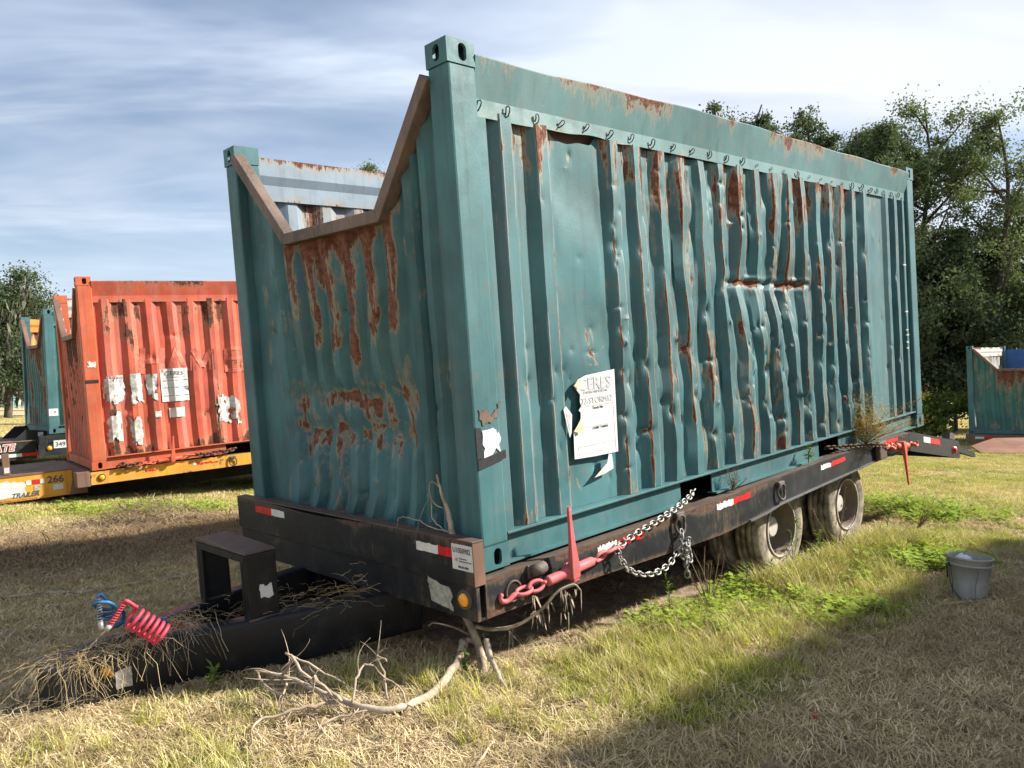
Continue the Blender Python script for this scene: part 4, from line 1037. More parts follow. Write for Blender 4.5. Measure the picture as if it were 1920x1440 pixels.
def front_lamp(parent, y, z, x, mat=None):
    o = obj('marker_lamp', lm, M['amber'], parent); o.location = (x, y, z)
    b = obj('lamp_bezel', lm2, M['rail_edge'], o); return o
front_lamp(trailer, 0.055, -0.118, -0.088)
# rail side: disc painted as the dark of a chain hole, tape, rings
MB().lathe([(0.046, -0.008), (0.056, -0.010), (0.058, 0.0), (0.046, 0.002)], 22, c=(0.155, -0.034, -0.125), close=True).build('hole_collar', M['rail_edge'], trailer, smooth=True)
MB().lathe([(0.0, 0.0), (0.047, 0.0), (0.047, -0.004), (0.0, -0.004)], 22, c=(0.155, -0.034, -0.125)).build('painted_hole', plain('hole_dark_paint', (0.003, 0.003, 0.003), 1.0, 0.1, bump=0), trailer)  # no hole cut: a black disc stands in for its dark inside
ys_rail = -0.0345
tape(trailer, (0.82, 0.99, 1.25), (-0.098, -0.097, -0.098), ys_rail, 0.055, 0.15, 1)
tape(trailer, (2.06, 2.27, 2.50), (-0.098, -0.094, -0.088), ys_rail, 0.055, 0.1, 2)
tape(trailer, (3.62, 3.80, 4.08), (-0.075, -0.073, -0.066), ys_rail, 0.05, 0.1, 3)
tape(trailer, (4.95, 4.96, 5.25), (-0.055, -0.055, -0.055), ys_rail, 0.055, 0.1, 4)
tie_ring(trailer, 1.600, -0.075); tie_ring(trailer, 2.915, -0.105)
# roll-formed tube beside the binder hole
MB().tube([(0.27, -0.06, -0.048), (0.36, -0.06, -0.046)], 0.03, 16).build('strap_roller', M['ring'], trailer, smooth=True)
MB().box((0.255, -0.05, -0.09), (0.375, -0.0355, -0.02)).build('roller_bracket', M['ring'], trailer, bevel=0.006)
MB().box((0.39, -0.037, -0.085), (0.47, -0.0355, -0.018)).build('wear_plate', M['dark'], trailer)
# tongue: two bent box beams meeting at the hitch, cross tie above
def box_beam(path, w, z0, z1, name, mat, parent, r=0.02):
    """closed rounded box swept along a plan path [(x,y)], z0/z1 arrays"""
    n = len(path); V = []; m = None
    for i, (x, y) in enumerate(path):
        a = np.array(path[max(i - 1, 0)]); b = np.array(path[min(i + 1, n - 1)]); d = b - a; d /= np.linalg.norm(d); nn = np.array([-d[1], d[0]])
        sec = []
        for (cy, cz, s) in ((-1, 1, 0), (1, 1, 1), (1, -1, 2), (-1, -1, 3)):
            for k in range(4):
                ang = math.pi / 2 * k / 3
                base = {0: math.pi, 1: math.pi / 2, 2: 0, 3: -math.pi / 2}[s] - ang
                zc_ = z1[i] - r if cz > 0 else z0[i] + r
                sec.append((cy * (w / 2 - r) + r * math.cos(base), zc_ + r * math.sin(base)))
        m = len(sec)
        V += [(x + nn[0] * q, y + nn[1] * q, z) for q, z in sec]
    F = [(i * m + k, i * m + (k + 1) % m, (i + 1) * m + (k + 1) % m, (i + 1) * m + k) for i in range(n - 1) for k in range(m)]
    b = MB(); b.add(V, F + [tuple(range(m)), tuple((n - 1) * m + k for k in range(m - 1, -1, -1))])
    return b.build(name, mat, parent, smooth=True)
tp = catmull([(-1.64, 1.045), (-1.45, 1.045), (-1.05, 1.02), (-0.80, 0.945), (-0.45, 0.84), (0.10, 0.72)], 6)
tp = [(float(p[0]), float(p[1])) for p in tp]
def tz(path): 
    xx = np.array([p[0] for p in path])
    return np.interp(xx, [-1.66, -1.46, -1.15, -0.8, 0.1], [-0.375, -0.405, -0.42, -0.445, -0.45]), np.interp(xx, [-1.7, -1.3, -0.9, 0.1], [-0.170, -0.168, -0.182, -0.20])
z0_, z1_ = tz(tp)
nb = box_beam(tp, 0.125, z0_, z1_, 'tongue_beam', M['tongue_black'], trailer)
tq = [(float(p[0]), float(p[1])) for p in catmull([(-1.60, 1.17), (-1.35, 1.24), (-1.05, 1.36), (-0.80, 1.46), (-0.45, 1.58), (0.10, 1.70)], 6)]
box_beam(tq, 0.115, z0_, z1_ - 0.004, 'tongue_beam', M['tongue_black'], trailer)
MB().box((-1.675, 0.978, -0.385), (-1.54, 1.25, -0.166)).build('tongue_nose', M['tongue_black'], trailer, bevel=0.03, seg=3)
MB().box((-1.5, 1.09, -0.36), (-0.1, 1.40, -0.34)).build('tongue_pan', M['dark'], trailer)
MB().lathe([(0.05, -0.02), (0.07, -0.02), (0.08, 0), (0.07, 0.02), (0.05, 0.02), (0.04, 0)], 24, axis=2, c=(-1.75, 1.12, -0.35), close=True).build('hitch_ring', M['ring'], trailer, smooth=True)
MB().tube([(-1.69, 1.12, -0.35), (-1.64, 1.12, -0.35)], 0.03, 12).build('hitch_shank', M['ring'], trailer, smooth=True)
def slant(y, z, s, name='lettering'):
    return Matrix(((1, 0, 0, 0), (0, 0, -1, 0), (0, 1, 0, 0), (0, 0, 0, 1)))
for txt, x, sz in (('unit', -1.20, 0.075), ('250', -1.05, 0.115)):
    lettering(txt, sz, M['tongue_black'], nb, on_side(x, -0.315, 0.976 + 0.0), depth=0.003, shear=0.15, bold=-0.001)
pl_ = MB().prism(ragged([(-1.415, -0.342), (-1.278, -0.352), (-1.283, -0.258), (-1.415, -0.262)], 0.003, rng, 4), 1, 0.9785, 0.981).build('faded_label', M['paper_old'], trailer)
M['paint_yellow'] = plain('yellow_paint_spot', (0.55, 0.27, 0.02), 0.7, 0.3, 40)
MB().prism(ragged([(-1.46, -0.275), (-1.42, -0.270), (-1.425, -0.225), (-1.47, -0.23)], 0.008, rng, 4), 1, 0.980, 0.982).build('paint_spot', M['paint_yellow'], trailer)
MB().prism(ragged([(-1.23, -0.215), (-1.20, -0.215), (-1.20, -0.202), (-1.225, -0.20)], 0.003, rng, 3), 1, 0.979, 0.981).build('paint_spot', M['paint_yellow'], trailer)
# weld beads, tie plates and bolts along the tongue
for x, y in ((-0.80, 0.885), (-0.80, 1.455)):
    MB().tube([(x - 0.006, y - 0.004, -0.186), (x + 0.08, y - 0.006, -0.187), (x + 0.17, y - 0.006, -0.190)], [0.006, 0.008, 0.006], 6).build('weld_bead', M['ring'], trailer, smooth=True)
for x in (-1.30, -0.98):
    MB().box((x - 0.04, 1.05, -0.225), (x + 0.04, 1.30, -0.212)).build('tie_plate', M['rail_edge'], trailer, bevel=0.003)
MB().tube([(-1.545, 0.976, -0.375), (-1.545, 0.975, -0.27), (-1.545, 0.976, -0.18)], [0.005, 0.007, 0.005], 6).build('weld_bead', M['ring'], trailer, smooth=True)
for z in (-0.22, -0.32):
    MB().lathe([(0.0, -0.012), (0.014, -0.010), (0.016, 0.002)], 8, c=(-1.61, 0.978, z)).build('bolt', M['ring'], trailer)
MB().tube([(-0.09, 0.0, -0.040), (-0.09, 1.2, -0.041), (-0.09, 2.43, -0.040)], 0.0045, 6).build('weld_bead', M['trailer_black'], trailer, smooth=True)
# the hoop over the tongue
gz0, gz1 = -0.19, 0.142
hoop = MB().box((-0.80, 0.885, gz0), (-0.635, 0.905 + 0.02, gz1)).box((-0.80, 0.925, gz0), (-0.785, 0.955, gz1)).build('hoop_leg', M['tongue_black'], trailer, bevel=0.006)
hoop2 = MB().box((-0.80, 1.455, gz0), (-0.635, 1.495, gz1)).box((-0.80, 1.425, gz0), (-0.785, 1.456, gz1)).build('hoop_leg', M['tongue_black'], trailer, bevel=0.006)
MB().prism([(0.885, gz1 + 0.001), (0.885, gz1 + 0.014), (1.44, gz1 + 0.030), (1.495, gz1 + 0.018), (1.495, gz1 + 0.001)], 0, -0.803, -0.632).build('hoop_top', M['rail_edge'], trailer, bevel=0.008)
MB().box((-0.803, 0.90, gz1 - 0.035), (-0.79, 1.48, gz1)).build('hoop_front', M['trailer_black'], trailer)
rust_attr(trailer.children[-1], lambda V: 0.3 + 0 * V[:, 0])
MB().prism(ragged([(-0.735, -0.085), (-0.665, -0.085), (-0.672, -0.02), (-0.70, -0.03), (-0.735, -0.015)], 0.006, rng, 3), 1, 0.8825, 0.8845).build('sticker_scrap', M['paper'], trailer)
# beavertail
for far in (0, 1):
    yb = (-0.034, -0.016) if not far else (2.454, 2.472)
    bt = strip_plate('beavertail_side', np.linspace(5.535, 7.0, 14), np.linspace(0.004, -0.287, 14), np.linspace(-0.185, -0.478, 14), yb[0], yb[1], M['trailer_black'], trailer, 5, lambda V: 0.0 * V[:, 0] - 0.1)
    if not far:
        for nm, a, b, m in (('white_reflector', 5.93, 6.12, 'white_tape'), ('red_reflector', 6.121, 6.40, 'red_tape')):
            sl = -0.2; z_ = lambda x: -0.155 + sl * (x - 5.93)
            MB().prism([(a, z_(a)), (b, z_(b)), (b, z_(b) + 0.058), (a, z_(a) + 0.058)], 1, -0.036, -0.0335).build(nm, M[m], bt)
        MB().lathe([(0, -0.03), (0.03, -0.025), (0.042, 0.0)], 20, c=(6.83, -0.034, -0.36)).build('side_lamp', M['red_lens'], bt, smooth=True)
MB().prism([(5.535, -0.012), (7.0, -0.302), (7.0, -0.33), (5.535, -0.04)], 1, -0.014, 2.452).build('beavertail_deck', M['rail_edge'], trailer)
for y in (0.3, 0.9, 1.5, 2.1):
    MB().prism([(5.535, -0.05), (6.97, -0.335), (6.97, -0.40), (5.535, -0.15)], 1, y - 0.03, y + 0.03).build('tail_beam', M['dark'], trailer)
MB().box((7.001, -0.034, -0.478), (7.015, 2.472, -0.287)).build('tail_plate', M['trailer_black'], trailer)
MB().prism([(6.72, -0.226), (6.74, -0.16), (6.86, -0.185), (6.88, -0.26)], 1, -0.03, 0.05).build('stop_block', M['ring'], trailer)
rp = MB()
for y in (0.02, 0.55): rp.prism([(7.02, -0.33), (7.75, -0.54), (7.75, -0.58), (7.02, -0.40)], 1, y, y + 0.05)
for k in range(7):
    x = 7.1 + 0.1 * k; z = -0.33 - 0.288 * (x - 7.02); rp.box((x - 0.015, 0.02, z - 0.02), (x + 0.015, 0.6, z + 0.012))
rp.build('loading_ramp', M['dark'], trailer)
add_wheels(trailer, [(3.19, -0.466), (4.403, -0.508)], inset=0.205)
MB().box((4.70, -0.085, -0.15), (4.86, -0.036, 0.012)).build('stake_pocket', M['rail_edge'], trailer, bevel=0.012)

# ------------------------------------------------------------------ load binders, chains
def binder(name, label, pts, mat, lever_top, lever_at, flip=1, big=1.0):
    """ratchet binder: hook-link-barrel-link-hook along pts (world points of the main frame)"""
    t = thing(name, label, 'load binder', MAIN, 'ratchet load binders')
    p = [np.array(q, float) for q in pts]        # p[0] hook end, p[1] barrel start, p[2] barrel end, p[3] hook end
    d = p[2] - p[1]; L_ = np.linalg.norm(d); d /= L_
    MB().tube([p[1] + d * (L_ * s) for s in (0, 0.02, 0.05, 0.36, 0.40, 0.60, 0.64, 0.95, 0.98, 1)], [0.015 * big, 0.026 * big, 0.027 * big, 0.027 * big, 0.034 * big, 0.034 * big, 0.026 * big, 0.026 * big, 0.024 * big, 0.015 * big], 18).build('barrel', mat, t, smooth=True)
    for s, e, sgn in ((p[1], p[0], -1), (p[2], p[3], 1)):
        q = e - s; lq = np.linalg.norm(q); u = q / lq
        w = np.array([0, 0, 1.0]); w = w - u * (w @ u); w /= np.linalg.norm(w); v_ = np.cross(u, w)
        MB().tube([s - u * 0.01, s + u * 0.03], 0.013 * big, 12).build('eye_bolt', mat, t, smooth=True)
        ll = lq * 0.42
        for k in range(2):
            c0 = s + u * (0.025 + k * ll * 0.86 + ll / 2); a_, b_ = (w, v_) if k == 0 else (v_, w)
            ring = [c0 + u * (ll / 2 + 0.002) * math.cos(an) + (a_ * 0.82 + b_ * 0.35) * 0.028 * big * math.sin(an) for an in np.linspace(0, 2 * math.pi, 18)]
            MB().tube(ring, 0.0105 * big, 8, cap=False).build('link', mat, t, smooth=True)
        h0 = s + u * (0.03 + 1.75 * ll)
        hookp = [h0, h0 + u * 0.03 - w * 0.004, h0 + u * 0.065 - w * 0.018, h0 + u * 0.095 - w * 0.012, h0 + u * 0.105 + w * 0.010, h0 + u * 0.09 + w * 0.026]
        MB().tube(catmull(hookp, 4), [0.014 * big] * 8 + [0.013 * big] * 6 + [0.011 * big] * 6 + [0.007 * big], 10).build('grab_hook', mat, t, smooth=True)
    a = p[1] + d * (L_ * lever_at); b = np.array(lever_top, float)
    m = MB(); u = (b - a) / np.linalg.norm(b - a); side = np.cross(u, np.array([0, 1.0, 0])); side /= np.linalg.norm(side)
    def rect(c, w, th): return [c + side * w + np.array([0, th, 0]), c - side * w + np.array([0, th, 0]), c - side * w - np.array([0, th, 0]), c + side * w - np.array([0, th, 0])]
    LL = np.linalg.norm(b - a)
    secs = [(-0.045, 0.018, 0.010), (-0.03, 0.029, 0.015), (0.03, 0.031, 0.017), (0.07, 0.025, 0.015), (0.16, 0.018, 0.011), (LL * 0.7, 0.013, 0.009), (LL - 0.02, 0.0105, 0.008), (LL, 0.006, 0.005)]
    vv = []
    for s, w, th in secs: vv += rect(a + u * s + np.array([0, -0.03, 0]), w, th)
    m.add(vv, [(4 * i + k, 4 * i + (k + 1) % 4, 4 * i + 4 + (k + 1) % 4, 4 * i + 4 + k) for i in range(len(secs) - 1) for k in range(4)] + [(0, 1, 2, 3), tuple(4 * len(secs) - 1 - k for k in range(4))])
    m.build('ratchet_lever', mat, t, bevel=0.004)
    g = MB()
    for k in range(14):
        an = 2 * math.pi * k / 14
        w = np.array([0, 0, 1.0]); w = w - d * (w @ d); w /= np.linalg.norm(w); v_ = np.cross(d, w)
        c0 = a + (w * math.cos(an) + v_ * math.sin(an)) * 0.041
        g.tube([c0 - d * 0.012, c0 + d * 0.012], 0.006, 5)
    g.build('ratchet_gear', mat, t)
    return t
YB = -0.085
binder('load_binder', 'faded red ratchet load binder with upright lever at the trailer front corner', [(0.135, YB + 0.03, -0.135), (0.345, YB, -0.118), (0.715, YB, -0.098), (0.94, YB + 0.01, -0.073)], M['pink'], (0.505, YB - 0.01, 0.245), 0.50)
binder('load_binder', 'orange-red ratchet load binder with hanging lever near the trailer tail', [(4.90, YB, -0.052), (5.06, YB, -0.075), (5.36, YB, -0.105), (5.52, YB, -0.118)], M['red_old'], (5.20, YB - 0.02, -0.455), 0.40, big=1.05)
_lk = {}
def link_mesh(L_, W_, r, mat):
    key = (L_, W_, r, mat.name)
    if key not in _lk:
        pts = []
        h = L_ / 2 - W_ / 2
        for k in range(14):
            a = 2 * math.pi * k / 14; pts.append(((h if math.cos(a) > 0.01 else -h) + W_ / 2 * math.cos(a), W_ / 2 * math.sin(a), 0))
        pts.append(pts[0]); pts = pts[:]
        me = MB().tube(pts, r, 6, cap=False).mesh('link', True); me.materials.append(mat); _lk[key] = me
    return _lk[key]
def chain(name, label, path, L_, W_, r, mat, group=None, world=False, mats=None):
    t = thing(name, label, 'chain', None if world else MAIN, group)
    P = np.array(catmull(path, 14)); seg = np.linalg.norm(np.diff(P, axis=0), axis=1); S = np.concatenate([[0], np.cumsum(seg)])
    pitch = L_ - 2.2 * r
    n = int(S[-1] / pitch)
    for i in range(n):
        s = (i + 0.5) * pitch
        c0 = np.array([np.interp(s, S, P[:, k]) for k in range(3)]); a = np.array([np.interp(s - pitch / 2, S, P[:, k]) for k in range(3)]); b = np.array([np.interp(s + pitch / 2, S, P[:, k]) for k in range(3)])
        u = Vector(b - a).normalized()
        q = u.to_track_quat('X', 'Z').to_matrix() @ Matrix.Rotation((math.pi / 4 if i % 2 else -math.pi / 4) + random.uniform(-0.25, 0.25), 3, 'X')
        o = obj('link', link_mesh(L_, W_, r, mat), None, t)
        m4 = q.to_4x4(); m4.translation = Vector(c0); o.matrix_local = m4
    return t
yc_ = -0.075
chain('chain', 'bright galvanised chain running up from the front binder to the fork pocket', [(0.93, yc_, -0.075), (1.15, yc_, -0.034), (1.43, yc_ + 0.01, 0.004), (1.72, -0.03, 0.045), (1.90, 0.03, 0.075)], 0.050, 0.033, 0.0048, M['chain'], 'chains')
chain('chain', 'galvanised chain end hanging in a loop below the trailer rail', [(0.93, yc_, -0.085), (1.0, yc_ - 0.01, -0.205), (1.12, yc_ - 0.015, -0.275), (1.25, yc_ - 0.015, -0.302), (1.40, yc_ - 0.01, -0.292), (1.52, yc_, -0.240), (1.60, yc_, -0.175)], 0.050, 0.033, 0.0048, M['chain'], 'chains')
chain('chain', 'knotted grey chain bundle hanging from the tie-down ring', [(1.60, -0.06, -0.12), (1.565, -0.085, -0.20), (1.625, -0.075, -0.27), (1.57, -0.09, -0.33), (1.63, -0.08, -0.24), (1.60, -0.10, -0.17), (1.55, -0.08, -0.25), (1.61, -0.10, -0.31), (1.65, -0.07, -0.26), (1.585, -0.11, -0.20), (1.59, -0.09, -0.30), (1.60, -0.085, -0.43)], 0.046, 0.031, 0.0055, M['chain_dark'], 'chains')
chain('chain', 'rusty chain stretched from the rear fork pocket to the rear binder', [(3.86, 0.03, 0.075), (4.2, -0.045, 0.045), (4.6, -0.07, 0.0), (4.90, YB, -0.05)], 0.05, 0.034, 0.006, M['chain_rust'], 'chains')

# ------------------------------------------------------------------ air hoses and cable on the tongue
hs = thing('air_hose', 'blue coiled air hose with grey fitting on the trailer tongue', 'hose', MAIN, 'coiled air hoses')
def LP(px, py, dy):      # a point of the main frame on a pixel's sight line at forward distance dy
    return np.array(MAIN.inverted() @ Vector(at(px, py, dy)))
b0 = [LP(190, 1182, 3.62), LP(188, 1165, 3.62), LP(184, 1120, 3.62), LP(188, 1113, 3.62), LP(200, 1124, 3.64), LP(212, 1136, 3.66), LP(209, 1142, 3.68), LP(190, 1142, 3.66), LP(176, 1134, 3.62), LP(184, 1130, 3.58), LP(205, 1130, 3.60), LP(219, 1140, 3.64), LP(216, 1148, 3.68), LP(195, 1153, 3.66), LP(190, 1158, 3.62), LP(205, 1160, 3.66), LP(222, 1150, 3.70), LP(230, 1146, 3.74), LP(231, 1158, 3.78), LP(224, 1172, 3.78), LP(214, 1174, 3.74), LP(240, 1165, 3.80), LP(290, 1162, 3.85), LP(312, 1164, 3.86), LP(316, 1178, 3.88)]
MB().tube(catmull(b0[3:], 6), 0.0085, 8).build('tube', M['blue_hose'], hs, smooth=True)
MB().tube([b0[0] + (b0[0] - b0[1]) * 0.1, b0[1]], 0.0125, 12).build('fitting', M['fitting'], hs, smooth=True)
def spring(a, b, r, turns, rad, mat, parent, name='strain_spring'):
    d = b - a; L_ = np.linalg.norm(d); u = d / L_; w = np.cross(u, [0.3, 0.5, 0.8]); w /= np.linalg.norm(w); v_ = np.cross(u, w)
    n = int(turns * 12)
    return MB().tube([a + d * (k / n) + r * (w * math.cos(2 * math.pi * turns * k / n) + v_ * math.sin(2 * math.pi * turns * k / n)) for k in range(n + 1)], rad, 6).build(name, mat, parent, smooth=True)
MB().tube([b0[1], b0[2], b0[3]], 0.008, 8).build('sleeve', M['blue_hose'], hs, smooth=True)
spring(b0[1], b0[2], 0.0105, 9, 0.0028, M['fitting'], hs)
hr = thing('air_hose', 'red coiled air hose with sprung end on the trailer tongue', 'hose', MAIN, 'coiled air hoses')
ca, cb = LP(243, 1155, 3.60), LP(306, 1188, 3.66)
ax_ = (cb - ca) / np.linalg.norm(cb - ca)
w_ = np.array([0, 0, 1.0]); w_ = w_ - ax_ * (w_ @ ax_); w_ /= np.linalg.norm(w_); v2 = np.cross(ax_, w_)
N_ = 150; turns = 6.3
coil = []
for k in range(N_ + 1):
    s = k / N_; a = 2 * math.pi * turns * s + math.pi / 2
    coil.append(ca + (cb - ca) * (s ** 0.9) + 0.047 * (w_ * math.sin(a) + v2 * math.cos(a)) - np.array([0, 0, 0.01 * s]))
MB().tube(coil, 0.0088, 8).build('coil', M['red_hose'], hr, smooth=True)
MB().tube(catmull([coil[-1], np.array([-1.08, 1.12, -0.16]), np.array([-0.95, 1.18, -0.25]), np.array([-0.6, 1.2, -0.30])], 6), 0.0085, 8).build('tube', M['red_hose'], hr, smooth=True)
sa, sb = LP(206, 1172, 3.55), LP(233, 1130, 3.58)
MB().tube([sa + (sa - sb) * 0.25, sa], 0.0125, 12).build('fitting', M['fitting'], hr, smooth=True)
MB().tube([sa, sb], 0.0075, 8).build('sleeve', M['red_hose'], hr, smooth=True)
spring(sa, sb, 0.0105, 9, 0.0028, M['red_hose'], hr)
MB().tube(catmull([sb, LP(238, 1127, 3.58), coil[0]], 4), 0.0085, 8).build('tube', M['red_hose'], hr, smooth=True)
cbp = [(-1.55, 1.10, -0.165), (-1.52, 1.05, -0.158), (-1.48, 1.04, -0.153), (-1.40, 1.04, -0.150), (-1.33, 1.06, -0.145), (-1.25, 1.09, -0.13), (-1.17, 1.14, -0.15)]
cbo = MB().tube([tuple(MAIN @ Vector(p)) for p in catmull(cbp, 6)], 0.008, 8).build('electric_cable', M['cable'], smooth=True)
tag(cbo, 'black electric cable lying along the top of the trailer tongue', 'cable')

# ------------------------------------------------------------------ the other trailers
def other_trailer(name, label, F, paint, tongue_mat, frame_mat, rings=(), tape_at=(), bh=0.10, tongue=True, tz=(-0.31, 0.03), ty=(0.42, 2.0), tlen=2.6):
    t = thing(name, label, 'trailer', F, 'container trailers')
    xs_ = np.linspace(-0.03, 6.0, 40)
    for far in (0, 1):
        y0, y1 = (-0.036, -0.02) if not far else (2.458, 2.474)
        strip_plate('side_rail', xs_, np.full(40, -0.018), np.full(40, -0.185), y0, y1, paint, t, 4, lambda V: 0.05 + 0.3 * sstep(0.5, 0.7, fbm(V[:, 0] * 5, V[:, 2] * 9, 131)))
    MB().box((-0.02, -0.018, -0.06), (6.0, 2.456, -0.02)).build('deck', M['wood'], t)
    for y in (0.7, 1.65): MB().box((-0.1, y - 0.05, -0.42), (5.6, y + 0.05, -0.065)).build('chassis_beam', M['dark'], t)
    MB().box((-0.20, -0.05, -0.20), (-0.04, 2.488, bh)).build('bulkhead', frame_mat, t, bevel=0.008)
    add_wheels(t, [(3.4, -0.48), (4.6, -0.52)])
    strip_plate('beavertail_side', np.linspace(6.0, 7.3, 8), np.linspace(-0.018, -0.3, 8), np.linspace(-0.185, -0.48, 8), -0.036, -0.02, paint, t, 3)
    MB().prism([(6.0, -0.03), (7.3, -0.31), (7.3, -0.34), (6.0, -0.07)], 1, -0.018, 2.456).build('beavertail_deck', M['dark'], t)
    for x in rings: tie_ring(t, x, -0.105, -0.038)
    for (a, b, c_) in tape_at: tape(t, (a, b, c_), (-0.11, -0.11, -0.11), -0.0365, 0.05, 0.35, int(a * 10))
    if tongue:
        zb, zt = tz
        for y0, y1 in ((ty[0], ty[0] + 0.09), (ty[1] - 0.09, ty[1])):
            strip_plate('tongue_side', np.linspace(-0.205 - tlen, -0.205, 20), np.full(20, zt), np.full(20, zb), y0, y1, tongue_mat, t, 4, lambda V: 0.0 + 0.2 * sstep(0.5, 0.7, fbm(V[:, 0] * 5, V[:, 2] * 9, 132)))
        MB().box((-0.205 - tlen, ty[0] - 0.01, zt + 0.001), (-0.205, ty[1] + 0.01, zt + 0.022)).build('tongue_deck', M['brown_steel'], t)
    return t
ot = other_trailer('flatbed_trailer', 'yellow flatbed trailer with chipped paint under the orange container', ORANGE, M['yellow'], M['yellow'], M['brown_steel'],
                   rings=(1.83,), tape_at=((0.62, 0.63, 0.80), (1.28, 1.32, 1.62)), bh=0.0, tz=(-0.30, 0.025), ty=(0.30, 2.1))
lo_ = obj('marker_lamp', lm, None, ot); lo_.rotation_euler = (0, 0, math.pi / 2); lo_.location = (0.10, -0.038, -0.10)
obj('lamp_bezel', lm2, None, lo_)
ty_ = 0.298
lettering('266', 0.13, M['trailer_black'] if False else M['ink_dark'], ot, on_side(-0.50, -0.115, ty_ - 0.002), sx=1.0, bold=0.004)
lettering('TRAILER', 0.085, M['ink_dark'], ot, on_side(-0.92, -0.255, ty_ - 0.002), sx=1.0, shear=0.3, bold=0.003)
lettering('The Right Trailer is our First Priority', 0.032, M['ink_dark'], ot, on_side(-1.15, -0.290, ty_ - 0.002), sx=1.1, shear=0.3)
MB().prism(ragged([(-1.3, -0.25), (-0.75, -0.235), (-0.76, -0.07), (-1.0, -0.035), (-1.3, -0.06)], 0.012, rng, 6), 1, ty_ - 0.002, ty_ + 0.002).build('notice_sheet', M['paper'], ot)
for a, b, m in ((-0.74, -0.68, 'white_tape'), (-0.68, -0.58, 'red_tape'), (-0.58, -0.53, 'white_tape')):
    MB().box((a, ty_ - 0.003, -0.105), (b - 0.001, ty_ + 0.001, -0.045)).build('white_reflector' if m[0] == 'w' else 'red_reflector', M[m], ot)
for a, z, w, h_ in ((-0.655, -0.19, 0.075, 0.065), (-0.44, -0.215, 0.12, 0.075)):
    MB().box((a, ty_ - 0.003, z), (a + w, ty_ + 0.001, z + h_)).build('label_plate', M['torn_grey'] if w < 0.1 else M['paper'], ot)
MB().box((-0.98, 0.34, 0.05), (-0.90, 0.42, 0.33)).build('tongue_post', M['brown_steel'], ot, bevel=0.006)
MB().box((-0.965, 0.337, 0.08), (-0.91, 0.3395, 0.15)).build('label_plate', M['paper'], ot)
gusset = MB().prism([(-0.25, -0.30), (-0.04, -0.30), (-0.04, -0.17), (-0.205, -0.10)], 1, 0.25, 0.30).build('gusset_plate', M['brown_steel'], ot)
ob = binder  # rusty chain and red binder lying on the yellow deck edge
def binder_at(F, name, label, pts, mat, lever_top, lever_at):
    t = binder(name, label, pts, mat, lever_top, lever_at); t.matrix_world = F; return t
binder_at(ORANGE, 'load_binder', 'rusty red load binder lying along the yellow trailer rail', [(0.62, -0.075, 0.02), (0.80, -0.075, 0.025), (1.12, -0.075, 0.04), (1.32, -0.075, 0.055)], M['red_old'], (1.02, -0.09, 0.36), 0.62)
oc = chain('chain', 'rusty chain along the yellow trailer rail below the orange container', [(0.30, -0.06, 0.01), (0.36, -0.09, 0.05), (0.42, -0.08, 0.02), (0.62, -0.08, 0.03)], 0.07, 0.05, 0.011, M['chain_rust'], 'chains'); oc.matrix_world = ORANGE
oc2 = chain('chain', 'rusty chain heap at the far end of the red binder on the yellow trailer', [(1.30, -0.075, 0.055), (1.45, -0.08, 0.04), (1.6, -0.05, 0.055), (1.75, -0.06, 0.05), (1.9, -0.03, 0.07)], 0.07, 0.05, 0.011, M['chain_rust'], 'chains'); oc2.matrix_world = ORANGE

gt = other_trailer('flatbed_trailer', 'black flatbed trailer with red lettering behind the yellow one', GREEN2, M['trailer_black'], M['trailer_black'], M['trailer_black'], bh=-0.04, tz=(-0.50, -0.13), ty=(0.20, 2.2), tlen=3.2)
lettering('INTERSTATE', 0.20, M['white_tape'], gt, on_side(-1.72, -0.30, 0.198 - 0.002), sx=1.0, shear=0.25, bold=0.012)
lettering('INTERSTATE', 0.20, M['red_tape'], gt, on_side(-1.72, -0.30, 0.198 - 0.005), sx=1.0, shear=0.25, bold=-0.001)
for a, b, m in ((-0.62, -0.47, 'white_tape'), (-0.47, -0.15, 'red_tape'), (-1.2, -0.62, 'white_tape')):
    MB().box((a, 0.195, -0.43), (b - 0.001, 0.199, -0.365)).build('white_reflector' if m[0] == 'w' else 'red_reflector', M[m], gt)
MB().prism([(-0.62, -0.12), (-0.36, 0.11), (0.02, 0.06), (0.30, -0.12)], 1, 0.25, 0.30).build('gusset_plate', M['trailer_black'], gt)
MB().prism([(-0.62, -0.12), (-0.36, 0.14), (-0.12, 0.14), (-0.02, -0.12)], 1, 1.5, 1.55).build('gusset_plate', M['trailer_black'], gt)
MB().box((-0.22, -0.06, -0.44), (0.35, -0.05, -0.20)).build('corner_plate', M['trailer_black'], gt)
q_ = obj('marker_lamp', lm, None, gt); q_.rotation_euler = (0, 0, math.pi / 2); q_.location = (-0.02, -0.062, -0.29); q_.scale = (1.3,) * 3
pl2 = MB().box((0.06, -0.064, -0.30), (0.32, -0.061, -0.14)).build('number_plate', M['paper'], gt)
lettering('349', 0.13, M['ink_dark'], pl2, on_side(0.085, -0.265, -0.066), bold=0.003)
MB().box((-0.12, 0.196, -0.27), (0.02, 0.199, -0.14)).build('label_plate', M['torn_grey'], gt)
MB().box((-0.16, 0.246, -0.06), (-0.06, 0.249, 0.04)).build('label_plate', M['paper'], gt)
rt = other_trailer('flatbed_trailer', 'dark rusty flatbed trailer under the distant green container at the right edge', RIGHT, M['brown_steel'], M['brown_steel'], M['brown_steel'], bh=0.0, tongue=True, tz=(-0.33, -0.08), ty=(0.8, 1.6), tlen=1.6)
for a, b, m in ((2.24, 2.02, 'white_tape'), (2.02, 1.76, 'red_tape')):
    MB().box((-0.206, b + 0.001, -0.12), (-0.2005, a, -0.06)).build('white_reflector' if m[0] == 'w' else 'red_reflector', M[m], rt)
